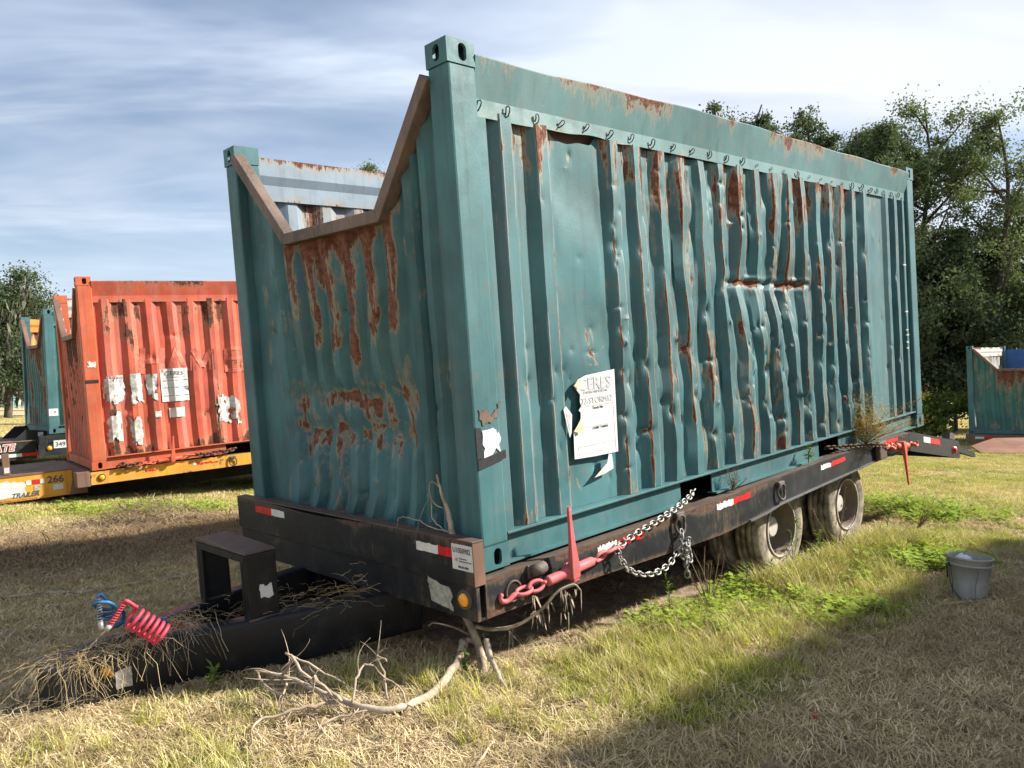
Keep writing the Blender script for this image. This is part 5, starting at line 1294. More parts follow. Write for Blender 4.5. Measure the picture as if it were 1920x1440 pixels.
nt = other_trailer('flatbed_trailer', 'black flatbed trailer outside the picture to the right', NEXT, M['trailer_black'], M['trailer_black'], M['trailer_black'], bh=0.1, tongue=False)
# a far empty trailer at the left edge
ft = thing('flatbed_trailer', 'empty pale flatbed trailer far off at the left edge', 'trailer', Matrix.Translation((-27.5, 36.5, 0)) @ Matrix.Rotation(R(35), 4, 'Z'), 'container trailers')
MB().box((-7, -1.2, 0.62), (3.2, 1.2, 0.70)).build('deck', M['paper_old'], ft)
MB().box((-7, -1.22, 0.28), (3.2, -1.16, 0.62)).build('side_rail', M['trailer_black'], ft)
MB().box((-7, 1.16, 0.28), (3.2, 1.22, 0.62)).build('side_rail', M['trailer_black'], ft)
MB().box((-0.9, -1.225, 0.40), (-0.3, -1.221, 0.52)).build('red_reflector', M['red_tape'], ft)
MB().box((-2.3, -1.225, 0.40), (-0.9, -1.221, 0.52)).build('white_reflector', M['white_tape'], ft)
for x in (-5, -3.8): 
    w = obj('wheel', WH[0], None, ft); w.location = (x, -0.9, 0.385)
    w = obj('wheel', WH[0], None, ft); w.location = (x, 0.9, 0.385)
# ------------------------------------------------------------------ bucket, litter, loose steel
gz = lambda x, y: float(ground_z(np.array([x]), np.array([y]))[0])
bx_, by_ = 3.11, 5.43
bk = thing('bucket', 'grey plastic bucket standing in the grass, another bucket nested inside', 'bucket', Matrix.Translation((bx_, by_, gz(bx_, by_) - 0.012)) @ Euler((R(1.5), R(2.0), 0)).to_matrix().to_4x4() @ Matrix.Diagonal((0.92, 0.92, 1.08, 1)))
MB().lathe([(0.0, 0.0), (0.112, 0.0), (0.118, 0.006), (0.132, 0.12), (0.137, 0.165), (0.140, 0.168), (0.146, 0.225), (0.156, 0.226), (0.158, 0.236), (0.148, 0.240), (0.140, 0.236), (0.112, 0.012), (0.0, 0.010)], 48, axis=2).build('bucket_body', M['bucket'], bk, smooth=True)
ib = MB().lathe([(0.120, 0.10), (0.140, 0.238), (0.143, 0.264), (0.158, 0.266), (0.161, 0.276), (0.152, 0.281), (0.146, 0.276), (0.137, 0.2), (0.11, 0.05), (0, 0.045)], 48, axis=2).build('inner_bucket', M['bucket_rim'], bk, smooth=True)
sm = MB().tube([(0.006 * math.sin(k), -0.1475 + 0.024 * (1 - k / 9) - 0.0195, 0.01 + 0.022 * k) for k in range(10)], 0.0016, 5).build('mould_seam', M['hook'], bk, smooth=True)
sm.location = (-0.03, 0.008, 0)
hd = MB().tube(catmull([(-0.155, -0.02, 0.235), (-0.175, -0.05, 0.20), (-0.165, -0.07, 0.10), (-0.12, -0.12, 0.03), (-0.09, -0.14, 0.015)], 6), 0.0035, 6)
hd.tube(catmull([(-0.155, -0.01, 0.235), (-0.180, -0.03, 0.215), (-0.178, -0.04, 0.15)], 5), 0.006, 6)
hd.tube(catmull([(-0.150, -0.02, 0.225), (-0.150, -0.055, 0.12), (-0.15, -0.06, 0.05)], 5), 0.003, 6).build('bail_handle', M['cable'], bk, smooth=True)
# crumpled bag in the bucket
n = 22; a_ = np.linspace(-1, 1, n); AX, AY = np.meshgrid(a_, a_)
r2 = AX ** 2 + AY ** 2
BZ = 0.10 * np.exp(-r2 * 1.3) + 0.07 * (fbm(AX * 3 + 5, AY * 3 + 5, 301) - 0.5)
bag = obj('plastic_bag', mesh_np('plastic_bag', np.stack([AX.ravel() * 0.085, AY.ravel() * 0.085, BZ.ravel()], 1), [grid_faces(n, n)[(r2.ravel()[grid_faces(n, n)].max(1) < 0.95)]], smooth=True), M['bag'])
bag.location = (bx_ - 0.02, by_ + 0.01, gz(bx_, by_) + 0.20); tag(bag, 'crumpled white plastic bag inside the grey bucket', 'bag')
lx, ly = 1.28, 3.39
lt = MB().add([(0, 0, 0.0), (0.02, 0.004, 0.006), (0.024, 0.016, 0.014), (0.008, 0.02, 0.012), (-0.004, 0.010, 0.02), (0.012, 0.010, 0.03)], [(0, 1, 5), (1, 2, 5), (2, 3, 5), (3, 4, 5), (4, 0, 5), (0, 4, 3, 2, 1)]).build('plastic_scrap', M['red_litter'])
lt.location = (lx, ly, gz(lx, ly) + 0.012); tag(lt, 'small scrap of red plastic litter in the dry grass', 'litter')
# rusty plate lying against timbers beyond the trailer
p_ = [(11.95, 20.2, 0.03), (15.0, 19.2, 0.03), (16.2, 20.9, 0.42), (13.0, 21.4, 0.34), (12.1, 20.9, 0.16)]
sp_ = MB().add([(x, y, z) for x, y, z in p_] + [(x, y, z - 0.03) for x, y, z in p_], [(0, 1, 2, 3, 4), (9, 8, 7, 6, 5)] + [(i, (i + 1) % 5, (i + 1) % 5 + 5, i + 5) for i in range(5)]).build('steel_plate', M['steel_plate'])
tag(sp_, 'rusty sheet of steel plate propped on the grass at the right edge', 'plate')
for k, (a, b) in enumerate((((14.3, 20.9, 0.47), (17.2, 20.2, 0.52)),)):
    d = np.array(b) - np.array(a); o = MB().box((0, -0.06, -0.06), (float(np.linalg.norm(d)), 0.06, 0.06)).build('timber', plain('grey_timber_%d' % k, (0.22, 0.19, 0.16), 0.9, 0.3, 4, 0.4, 12, stretch=(0.2, 1, 1)))
    o.matrix_world = Matrix.Translation(a) @ Vector(d).to_track_quat('X', 'Z').to_matrix().to_4x4()
    tag(o, 'grey timber lying across the rusty steel plate', 'timber')
# old rope line on the ground at the left
rl = []
for k in range(40):
    s = k / 39; x = -5.6 + 4.7 * s; y = 4.0 + 3.3 * s + 0.10 * math.sin(k * 0.5) + 0.05 * math.sin(k * 1.7); rl.append((x, y, gz(x, y) + 0.02))
rp_ = MB().tube(rl, 0.014, 6).build('rope', M['twig'], smooth=True); tag(rp_, 'pale rope line lying across the shaded grass at the left', 'rope')

# ------------------------------------------------------------------ dead branches
def limb(m, pts, r0, r1, n=8, jit=0.0):
    c = catmull(pts, 5); k = len(c)
    if jit: c = [p + np.array([random.gauss(0, jit), random.gauss(0, jit), random.gauss(0, jit)]) * (0 if i in (0,) else 1) for i, p in enumerate(c)]
    m.tube(c, [(r0 + (r1 - r0) * i / (k - 1)) * random.uniform(0.92, 1.1) for i in range(k)], n)
    return c
def twigs(m, c, count, length, r, rnd, spread=0.8, up=0.2, lo=0.2):
    for _ in range(count):
        i = rnd.randrange(int(len(c) * lo), len(c) - 1); p = c[i]; d = c[min(i + 1, len(c) - 1)] - c[max(i - 1, 0)]; d = d / (np.linalg.norm(d) + 1e-9)
        v = d * 0.7 + np.array([rnd.gauss(0, spread), rnd.gauss(0, spread), rnd.gauss(up, spread * 0.6)]); v /= np.linalg.norm(v)
        L_ = length * rnd.uniform(0.4, 1.2); k = np.array([rnd.gauss(0, 0.3), rnd.gauss(0, 0.3), rnd.gauss(-0.1, 0.3)])
        q = [p, p + v * L_ * 0.45, p + v * L_ * 0.8 + k * L_ * 0.25, p + v * L_ + k * L_ * 0.5]
        for z_ in q: z_[2] = max(z_[2], 0.012)
        cc = catmull(q, 4); m.tube(cc, [r * (1 - 0.75 * j / (len(cc) - 1)) for j in range(len(cc))], 5)
rnd = random.Random(4)
def hp(px, py, z):
    """point on a pixel's sight line z above the ground"""
    p = at(px, py, 5.0); g = 0.0
    for _ in range(3):
        s = (g + z - CAM_H) / (p[2] - CAM_H); g = gz(p[0] * s, p[1] * s)
    return np.array([p[0] * s, p[1] * s, g + z])
m = MB()
A = [hp(868, 1203, 0.14), hp(858, 1240, 0.09), hp(820, 1290, 0.05), hp(762, 1325, 0.04), hp(700, 1330, 0.05), hp(640, 1312, 0.07), hp(585, 1290, 0.10), hp(530, 1268, 0.13), hp(478, 1258, 0.15)]
c0 = limb(m, A, 0.024, 0.006, jit=0.003)
db = thing('dead_branch', 'long pale dead branch lying curved on the ground before the trailer', 'branch', None, 'dead branches')
m.build('limb', M['bark_dead'], db, smooth=True)
m = MB()
for pts, r0 in (([hp(640, 1312, 0.07), hp(560, 1330, 0.07), hp(490, 1350, 0.05), hp(468, 1385, 0.03), hp(480, 1440, 0.01)], 0.009),
                ([hp(530, 1268, 0.13), hp(545, 1235, 0.22), hp(540, 1226, 0.24), hp(610, 1262, 0.16), hp(690, 1310, 0.07)], 0.0075),
                ([hp(545, 1228, 0.24), hp(600, 1300, 0.10), hp(640, 1345, 0.03)], 0.007),
                ([hp(660, 1320, 0.07), hp(672, 1262, 0.18), hp(690, 1247, 0.20), hp(745, 1290, 0.10), hp(790, 1355, 0.02)], 0.0065),
                ([hp(725, 1310, 0.06), hp(715, 1250, 0.18), hp(705, 1225, 0.24), hp(725, 1240, 0.22)], 0.006),
                ([hp(700, 1330, 0.05), hp(640, 1345, 0.04), hp(560, 1378, 0.02)], 0.0065),
                ([hp(640, 1315, 0.08), hp(600, 1280, 0.14), hp(590, 1272, 0.16), hp(650, 1330, 0.05)], 0.008),
                ([hp(540, 1265, 0.13), hp(530, 1320, 0.06), hp(540, 1380, 0.02)], 0.006),
                ([hp(480, 1258, 0.15), hp(500, 1290, 0.10), hp(570, 1330, 0.05), hp(610, 1380, 0.02)], 0.006)):
    c = limb(m, pts, r0, 0.003, 6, 0.004)
    twigs(m, c, 5, 0.16, 0.0022, rnd, up=-0.1)
twigs(m, c0, 22, 0.22, 0.003, rnd, up=-0.05, lo=0.3)
m.build('twigs', M['twig'], db, smooth=True)
st = thing('dead_branch', 'broken dead stump leaning at the trailer corner with forked foot', 'branch', None, 'dead branches')
m = MB(); limb(m, [at(868, 1148, 4.20), at(885, 1180, 4.14), at(900, 1220, 4.10), at(905, 1262, 4.05)], 0.016, 0.024)
limb(m, [at(905, 1235, 4.08), at(912, 1290, 3.92)], 0.02, 0.012); m.build('limb', M['bark_dead'], st, smooth=True)
m = MB(); limb(m, [at(912, 1198, 3.95), at(920, 1235, 3.90), at(935, 1265, 3.84), at(948, 1298, 3.78)], 0.016, 0.010, jit=0.003); limb(m, [at(866, 1204, 4.30), at(880, 1200, 4.22), at(897, 1204, 4.14)], 0.014, 0.018); m.build('limb', M['bark_dead'], st, smooth=True)
cv = thing('dead_branch', 'thin dead branch curving up under the rail with withered hanging leaves', 'branch', None, 'dead branches')
m = MB(); c = limb(m, [at(893, 1175, 4.10), at(925, 1180, 4.02), at(970, 1172, 3.98), at(1015, 1143, 3.96), at(1045, 1110, 3.96), at(1075, 1096, 3.98), at(1088, 1106, 3.98)], 0.011, 0.004)
limb(m, [at(880, 1190, 4.16), at(850, 1176, 4.12), at(815, 1168, 4.10), at(803, 1174, 4.08)], 0.006, 0.003)
m.build('limb', M['twig'], cv, smooth=True)
lv = MB()
for px, py, n in ((1000, 1118, 7), (1012, 1150, 6), (1062, 1112, 8), (1055, 1110, 6), (1080, 1104, 5), (1003, 1150, 6), (1030, 1130, 4), (957, 1180, 5), (1063, 1150, 4)):
    p = at(px, py, 3.97)
    for k in range(n):
        a = p + np.array([rnd.gauss(0, 0.012), rnd.gauss(0, 0.02), 0]); L_ = rnd.uniform(0.03, 0.11); s = rnd.gauss(0, 0.02)
        w = rnd.uniform(0.001, 0.0035)
        lv.add([a + (-w, 0, 0), a + (w, 0.004, 0), a + (w * 1.4 + s * 0.6, 0.008, -L_ * 0.6), a + (s, 0, -L_), a + (-w * 0.8 + s * 0.5, -0.008, -L_ * 0.55)], [(0, 1, 2, 4), (4, 2, 3)])
lv.build('withered_leaves', plain('withered_leaf', (0.24, 0.19, 0.145), 0.9, 0.3, 20, 0), cv)
ds = thing('dead_branch', 'splintered dead stem standing between bulkhead and green front panel', 'branch', None, 'dead branches')
m = MB(); P0 = lambda y, z, x=-0.02: np.array(loc((x, y, z)))
c = limb(m, [P0(0.185, 0.16, -0.03), P0(0.215, 0.27), P0(0.26, 0.37), P0(0.29, 0.47)], 0.017, 0.004, jit=0.002); m.build('limb', M['bark_dead'], ds, smooth=True)
m = MB()
limb(m, [P0(0.24, 0.33), P0(0.27, 0.40), P0(0.33, 0.43), P0(0.36, 0.40), P0(0.35, 0.34), P0(0.31, 0.31), P0(0.26, 0.30)], 0.004, 0.003, 5)
limb(m, [P0(0.20, 0.19, -0.04), P0(0.28, 0.20, -0.06), P0(0.42, 0.23, -0.08), P0(0.52, 0.24, -0.10), P0(0.54, 0.19, -0.11)], 0.004, 0.002, 5, 0.004)
limb(m, [P0(0.35, 0.34), P0(0.31, 0.25, -0.05), P0(0.22, 0.19, -0.05)], 0.003, 0.0025, 5, 0.003)
limb(m, [P0(0.36, 0.37), P0(0.39, 0.28, -0.05), P0(0.41, 0.12, -0.11)], 0.0018, 0.001, 4, 0.004)
m.build('twigs', M['twig'], ds, smooth=True)
for k, (pts, lab) in enumerate((([(1200, 1322, 3.40), (1240, 1296, 3.56)], 'short bleached stick in the sunlit grass strip'), ([(955, 1288, 3.80), (1040, 1272, 3.85), (1100, 1262, 3.92), (1140, 1225, 4.2)], 'long thin stick lying in the grass below the rail'), ([(890, 1440, 3.0), (925, 1388, 3.2)], 'bleached stick at the bottom edge of the picture'), ([(1770, 1135, 5.2), (1900, 1118, 5.4)], 'thin stick behind the grey bucket'))):
    m = MB(); limb(m, [hp(p[0], p[1], 0.02) for p in pts], 0.007, 0.004, 6, 0.003)
    tag(m.build('stick', M['bark_dead'], smooth=True), lab, 'stick', 'loose sticks')

# ------------------------------------------------------------------ weeds with stems
M['leaf_weed'] = leafy('weed_leaf', (0.075, 0.135, 0.025), (0.17, 0.235, 0.05), 0.5, 0.35)
M['leaf_brown'] = leafy('brown_weed_leaf', (0.13, 0.075, 0.04), (0.25, 0.16, 0.09), 0.8, 0.2)
M['leaf_gold'] = leafy('gold_weed_leaf', (0.34, 0.22, 0.05), (0.60, 0.42, 0.10), 0.7, 0.3)
M['leaf_clover'] = leafy('clover_leaf', (0.20, 0.30, 0.03), (0.42, 0.50, 0.09), 0.5, 0.35)
M['stem_green'] = plain('weed_stem', (0.12, 0.13, 0.05), 0.8, 0.3, 20, 0)
M['stem_brown'] = plain('dry_weed_stem', (0.17, 0.115, 0.07), 0.9, 0.3, 20, 0)
def leaf(m, p, d, L_, W_, up=0.25):
    d = np.array(d, float); d /= np.linalg.norm(d) + 1e-9; s = np.cross(d, [0, 0, 1.0]); s /= np.linalg.norm(s) + 1e-9; u = np.cross(s, d)
    m.add([p, p + d * L_ * 0.45 + s * W_ / 2 + u * L_ * up * 0.4, p + d * L_ + u * L_ * up * 0.1, p + d * L_ * 0.45 - s * W_ / 2 + u * L_ * up * 0.4], [(0, 1, 2, 3)])
def weed(name, label, base, H_, kind, seed, lean=(0, 0), group=None):
    r_ = random.Random(seed); t = thing(name, label, 'weed', None, group)
    sm_, lm_ = MB(), MB()
    base = np.array(base, float)
    nst = {'tall': 1, 'gold': 26, 'brown': 5, 'leafy': 2, 'grey': 10}[kind]
    for k in range(nst):
        top = base + np.array([lean[0] + r_.gauss(0, 0.12 if kind in ('gold', 'brown', 'grey') else 0.03) * H_ * 2, lean[1] + r_.gauss(0, 0.12) * H_, H_ * r_.uniform(0.5, 1.05)])
        if kind == 'gold': top = base + np.array([r_.gauss(lean[0], 0.42 * H_), r_.gauss(lean[1], 0.25 * H_), H_ * r_.uniform(0.05, 1.0)])
        mid = (base + top) / 2 + np.array([r_.gauss(0, 0.04), r_.gauss(0, 0.04), 0.03]) * H_
        c = limb(sm_, [base, mid, top], 0.0035 if kind != 'gold' else 0.0025, 0.0012, 4)
        n = {'tall': 26, 'gold': 170, 'brown': 42, 'leafy': 16, 'grey': 40}[kind]
        for q in range(n):
            i = r_.randrange(int(len(c) * (0.25 if kind != 'brown' else 0.4)), len(c)); p = c[i]
            dr_ = np.array([r_.gauss(0, 1), r_.gauss(0, 1), r_.gauss(0.3, 0.5)])
            if kind == 'tall': L_, W_ = r_.uniform(0.035, 0.075), r_.uniform(0.008, 0.016)
            elif kind == 'leafy': L_, W_ = r_.uniform(0.03, 0.07), r_.uniform(0.012, 0.024)
            elif kind == 'gold': L_, W_ = r_.uniform(0.014, 0.045), r_.uniform(0.003, 0.008); p = p + np.array([r_.gauss(0, 0.03), r_.gauss(0, 0.025), r_.gauss(0, 0.03)])
            elif kind == 'grey': L_, W_ = r_.uniform(0.006, 0.02), r_.uniform(0.002, 0.005); p = p + np.array([r_.gauss(0, 0.012), r_.gauss(0, 0.012), r_.gauss(0, 0.012)])
            else: L_, W_ = r_.uniform(0.010, 0.024), r_.uniform(0.005, 0.011); p = p + np.array([r_.gauss(0, 0.012), r_.gauss(0, 0.012), r_.gauss(0, 0.012)])
            leaf(lm_, p, dr_, L_, W_)
    sm_.build('stem', M['stem_brown' if kind in ('brown', 'gold', 'grey') else 'stem_green'], t)
    lm_.build('leaves', M[{'tall': 'leaf_weed', 'leafy': 'leaf_weed', 'gold': 'leaf_gold', 'brown': 'leaf_brown', 'grey': 'leaf_brown'}[kind]], t)
    return t
def gp(px, py, Y): 
    p = at(px, py, Y); return p
WG = 'weeds growing round the trailer'
b = np.array(loc((4.52, -0.03, 0.02)))
weed('weed', 'golden feathery weed growing out of the trailer deck near its tail', b, 0.46, 'gold', 1, (0.05, 0), WG)
weed('weed', 'small grey dry weed on the trailer rail beside the fork pocket', np.array(loc((2.30, -0.02, 0.0))), 0.17, 'grey', 2, (0, 0), WG)
weed('weed', 'pale sprig hanging over the rail between the fork pockets', np.array(loc((3.42, -0.03, 0.02))), 0.20, 'leafy', 31, (0, 0), WG)
weed('weed', 'brown seeded weed between the two near wheels', np.array(loc((3.80, -0.06, -0.78))), 0.52, 'brown', 3, (0.02, 0), WG)
weed('weed', 'slender leafy weed under the chain bundle', np.array((1.02, 5.1, gz(1.02, 5.1))), 0.34, 'tall', 4, (-0.03, 0), WG)
weed('weed', 'tall thin weed stem before the dark inner tyres', np.array((1.30, 5.25, gz(1.3, 5.25))), 0.42, 'grey', 5, (0, 0), WG)
weed('weed', 'leafy green weed in front of the forward near wheel', np.array((1.62, 5.55, gz(1.62, 5.55))), 0.30, 'tall', 6, (0, 0), WG)
weed('weed', 'leafy weed at the foot of the forward near wheel', np.array((1.85, 5.65, gz(1.85, 5.65))), 0.26, 'tall', 7, (0, 0), WG)
weed('weed', 'climbing weed covering the rim of the forward near wheel', np.array(loc((3.26, 0.06, -0.74))), 0.56, 'leafy', 8, (0.02, 0), WG)
weed('weed', 'pale leafy weed behind the forward near wheel', np.array(loc((3.62, 0.0, -0.74))), 0.30, 'leafy', 9, (0, 0), WG)
weed('weed', 'thin grass stalks beside the rear near wheel', np.array((3.38, 7.2, gz(3.38, 7.2))), 0.45, 'tall', 10, (0.08, 0), WG)
weed('weed', 'leaning bare stalk standing in the open grass on the right', np.array((4.05, 7.95, gz(4.05, 7.95))), 0.38, 'grey', 12, (0.22, 0), WG)
weed('weed', 'three-leaved green weed against the black tongue', np.array(at(400, 1288, 3.75)), 0.09, 'leafy', 13, (0, 0), WG)
weed('weed', 'small green weed by the forked foot of the stump', np.array(at(868, 1272, 3.95)), 0.16, 'leafy', 14, (0, 0), WG)

# ------------------------------------------------------------------ grass (scattered blades)
def tuft_mesh(name, n, h, w, spread, lean, rng, seg=3, flat=False):
    V, F = [], []
    for k in range(n):
        a = rng.uniform(0, 2 * math.pi); r_ = spread * math.sqrt(rng.random()); bx, by = r_ * math.cos(a), r_ * math.sin(a)
        d = rng.uniform(0, 2 * math.pi); ln = lean * rng.uniform(0.3, 1.4); H_ = h * rng.uniform(0.45, 1.15); wd = w * rng.uniform(0.7, 1.2)
        dx_, dy_ = math.cos(d), math.sin(d); sx, sy = -dy_, dx_
        i0 = len(V)
        for s in range(seg + 1):
            f = s / seg
            if flat:
                px_, py_, pz_ = bx + dx_ * H_ * (f - 0.5), by + dy_ * H_ * (f - 0.5), 0.006 + 0.03 * math.sin(f * 3.1) * rng.random() + 0.012 * rng.random()
            else:
                px_, py_, pz_ = bx + dx_ * ln * H_ * f * f, by + dy_ * ln * H_ * f * f, H_ * f * (1 - 0.35 * ln * f * 0.6)
            ww = wd * (1 - f * 0.9) if not flat else wd
            if s < seg or flat: V += [(px_ + sx * ww / 2, py_ + sy * ww / 2, pz_), (px_ - sx * ww / 2, py_ - sy * ww / 2, pz_)]
            else: V.append((px_, py_, pz_))
        for s in range(seg):
            a_ = i0 + 2 * s
            if s < seg - 1 or flat: F.append((a_, a_ + 1, a_ + 3, a_ + 2))
            else: F.append((a_, a_ + 1, a_ + 2))
    me = bpy.data.meshes.new(name); me.from_pydata(V, [], F); me.update(); return me
def clover_mesh(name, n, spread, h, rng, L_=0.02):
    V, F = [], []
    for k in range(n):
        a = rng.uniform(0, 6.28); r_ = spread * math.sqrt(rng.random()); p = np.array([r_ * math.cos(a), r_ * math.sin(a), h * rng.uniform(0.3, 1.0)])
        for q in range(3):
            b = rng.uniform(0, 6.28); d = np.array([math.cos(b), math.sin(b), rng.uniform(-0.2, 0.5)]); s = np.array([-math.sin(b), math.cos(b), 0]); i0 = len(V); l = L_ * rng.uniform(0.6, 1.3)
            V += [tuple(p), tuple(p + d * l * 0.5 + s * l * 0.34), tuple(p + d * l), tuple(p + d * l * 0.5 - s * l * 0.34)]; F.append((i0, i0 + 1, i0 + 2, i0 + 3))
    me = bpy.data.meshes.new(name); me.from_pydata(V, [], F); me.update(); return me
t_ = NT('grass_blades')
tint = t_.attr('tint', 'INSTANCER'); rn = t_.attr('rnd', 'INSTANCER')
green_c = t_.mix(rn, (0.20, 0.24, 0.03), (0.54, 0.54, 0.11)); dry_c = t_.mix(rn, (0.30, 0.205, 0.115), (0.84, 0.70, 0.46))
colr = t_.mix(tint, dry_c, green_c)
t_.base(colr); t_.rough(0.6); t_.spec(0.25)
tr_ = t_.n('ShaderNodeBsdfTranslucent'); t_.l(t_.mix(1.0, colr, (1.0, 0.95, 0.5), 'MULTIPLY'), tr_.inputs[0])
ms_ = t_.n('ShaderNodeMixShader'); ms_.inputs[0].default_value = 0.3
t_.l(t_.b.outputs[0], ms_.inputs[1]); t_.l(tr_.outputs[0], ms_.inputs[2]); t_.l(ms_.outputs[0], t_.out.inputs[0])
M['blade'] = t_.m
def scatter(name, label, sources, P, rot, scale, idx, tint, rnd_):
    """one stuff object: instances of source meshes on points"""
    col = bpy.data.collections.new(name + '_sources')
    for i, me in enumerate(sources):
        if not me.materials: me.materials.append(M['blade'])
        col.objects.link(bpy.data.objects.new('%s_source_%02d' % (name, i), me))
    me = bpy.data.meshes.new(name); me.vertices.add(len(P)); me.vertices.foreach_set('co', np.ascontiguousarray(P, np.float32).ravel())
    for k, a in (('rotz', rot), ('scl', scale), ('tint', tint), ('rnd', rnd_)):
        me.attributes.new(k, 'FLOAT', 'POINT').data.foreach_set('value', np.asarray(a, np.float32))
    me.attributes.new('idx', 'INT', 'POINT').data.foreach_set('value', np.asarray(idx, np.int32))
    o = obj(name, me, None); me.materials.append(M['blade'])
    g = bpy.data.node_groups.new(name, 'GeometryNodeTree')
    g.interface.new_socket('Geometry', in_out='INPUT', socket_type='NodeSocketGeometry'); g.interface.new_socket('Geometry', in_out='OUTPUT', socket_type='NodeSocketGeometry')
    N = g.nodes; L_ = g.links
    gi, go = N.new('NodeGroupInput'), N.new('NodeGroupOutput')
    ci = N.new('GeometryNodeCollectionInfo'); ci.inputs['Collection'].default_value = col; ci.inputs['Separate Children'].default_value = True; ci.inputs['Reset Children'].default_value = True
    ip = N.new('GeometryNodeInstanceOnPoints'); ip.inputs['Pick Instance'].default_value = True
    def na(nm, ty='FLOAT'):
        a = N.new('GeometryNodeInputNamedAttribute'); a.data_type = ty; a.inputs['Name'].default_value = nm; return a.outputs['Attribute']
    cx = N.new('ShaderNodeCombineXYZ'); L_.new(na('rotz'), cx.inputs[2]); er = N.new('FunctionNodeEulerToRotation'); L_.new(cx.outputs[0], er.inputs[0])
    L_.new(er.outputs[0], ip.inputs['Rotation']); L_.new(na('scl'), ip.inputs['Scale']); L_.new(na('idx', 'INT'), ip.inputs['Instance Index'])
    L_.new(gi.outputs[0], ip.inputs['Points']); L_.new(ci.outputs[0], ip.inputs['Instance']); L_.new(ip.outputs[0], go.inputs[0])
    md = o.modifiers.new('scatter', 'NODES'); md.node_group = g
    return tag(o, label, 'grass', kind='stuff')
def wedge(n, r0, r1, half=R(43), rng=RNG):
    """points over the ground in front of the camera and a margin beside the view"""
    r_ = np.sqrt(rng.uniform(r0 ** 2, r1 ** 2, n)); a = rng.uniform(-half, half, n)
    return r_ * np.sin(a), r_ * np.cos(a)
src_short = [tuft_mesh('tuft', 15, 0.050, 0.0048, 0.05, 0.9, RNG) for _ in range(4)]
src_flat = [tuft_mesh('thatch', 10, 0.11, 0.0027, 0.06, 0.2, RNG, 3, True) for _ in range(4)]
src_tall = [tuft_mesh('clump', 22, 0.15, 0.0058, 0.045, 1.0, RNG, 4) for _ in range(4)]
src_lawn = [tuft_mesh('lawn', 26, 0.06, 0.010, 0.16, 0.7, RNG, 2) for _ in range(4)]
def place(nm, label, srcs, x, y, keep, scale, tint, jit=0.15, lift=-0.004, dark=0.0):
    k = RNG.random(len(x)) < keep; x, y = x[k], y[k]; n = len(x)
    tint = np.asarray(tint)[k] if np.ndim(tint) else np.full(n, tint); scale = np.asarray(scale)[k] if np.ndim(scale) else np.full(n, scale)
    P = np.stack([x, y, ground_z(x, y) + lift], 1)
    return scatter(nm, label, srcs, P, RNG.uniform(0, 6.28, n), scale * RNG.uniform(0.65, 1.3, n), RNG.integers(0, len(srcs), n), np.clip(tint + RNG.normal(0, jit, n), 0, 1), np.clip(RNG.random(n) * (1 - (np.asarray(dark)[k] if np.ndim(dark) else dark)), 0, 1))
def inside_box(x, y):        # under the tongue nose, wheels: no blades through steel
    u, v = uv(x, y); return win(u, 0.1, 0.3, 6.0, 6.6) * win(v, 0.05, 0.25, 2.3, 2.5)
x, y = wedge(62000, 2.4, 9.0); d_, dry_, g_, rw_ = zones(x, y); n2 = fbm(x * 2.2 + 5, y * 2.2 + 9, 401)
place('short_grass', 'short mown grass in the near field', src_short, x, y, (1 - 0.85 * d_) * (0.25 + 0.75 * sstep(0.3, 0.62, n2)) * (1 - 0.72 * sstep(-0.7, -1.3, uv(x, y)[1]) * sstep(0.66, 0.5, n2)) * (1 - 0.95 * inside_box(x, y)) * (1 - 0.6 * rw_), 0.75 + 0.5 * g_, np.clip(g_ * 1.55 + 0.02, 0, 1), 0.22, dark=0.8 * rw_)
x, y = wedge(75000, 2.4, 10.5); d_, dry_, g_, rw_ = zones(x, y)
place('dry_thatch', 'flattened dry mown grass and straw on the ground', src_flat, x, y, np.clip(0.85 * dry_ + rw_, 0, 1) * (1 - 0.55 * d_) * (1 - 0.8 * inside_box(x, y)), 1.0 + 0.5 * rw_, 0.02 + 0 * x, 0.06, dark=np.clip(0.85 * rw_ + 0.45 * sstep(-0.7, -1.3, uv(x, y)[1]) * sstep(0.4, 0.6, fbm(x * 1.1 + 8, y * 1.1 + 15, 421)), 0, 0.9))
u_tall = lambda x, y: uv(x, y)
x, y = wedge(17000, 2.5, 8.5); d_, dry_, g_, rw_ = zones(x, y); u_, v_ = uv(x, y); n3 = fbm(x * 1.8 + 31, y * 1.8 + 3, 409)
edge_ = win(v_, -1.15, -0.6, -0.06, 0.08) * win(u_, -0.1, 0.5, 5.2, 6.0)
tipz = win(u_, -2.6, -2.0, -0.2, 0.4) * win(v_, -0.9, -0.2, 0.6, 0.85)
place('tall_grass', 'taller green grass clumps along the trailer side and tongue', src_tall, x, y, np.clip(0.85 * edge_ * sstep(0.32, 0.58, n3) + 0.42 * tipz * sstep(0.48, 0.66, n3) + 0.05 * g_ * sstep(0.6, 0.75, n3), 0, 1), 0.5 + 0.35 * edge_ + 0.3 * tipz, 0.66 + 0 * x, 0.3)
n = 700; uu = RNG.uniform(2.5, 4.9, n); vv = -0.04 - np.abs(RNG.normal(0, 0.16, n)); x = -0.137 + uu * EXH[0] + vv * EYH[0]; y = 3.896 + uu * EXH[1] + vv * EYH[1]
place('wheel_grass', 'tall grass and weeds growing up against the near wheels', src_tall, x, y, np.full(n, 0.8), 1.25, 0.62 + 0 * x, 0.3)
x, y = wedge(60000, 8.6, 26.0); d_, dry_, g_, rw_ = zones(x, y); n4 = fbm(x * 0.6 + 3, y * 0.6 + 6, 411)
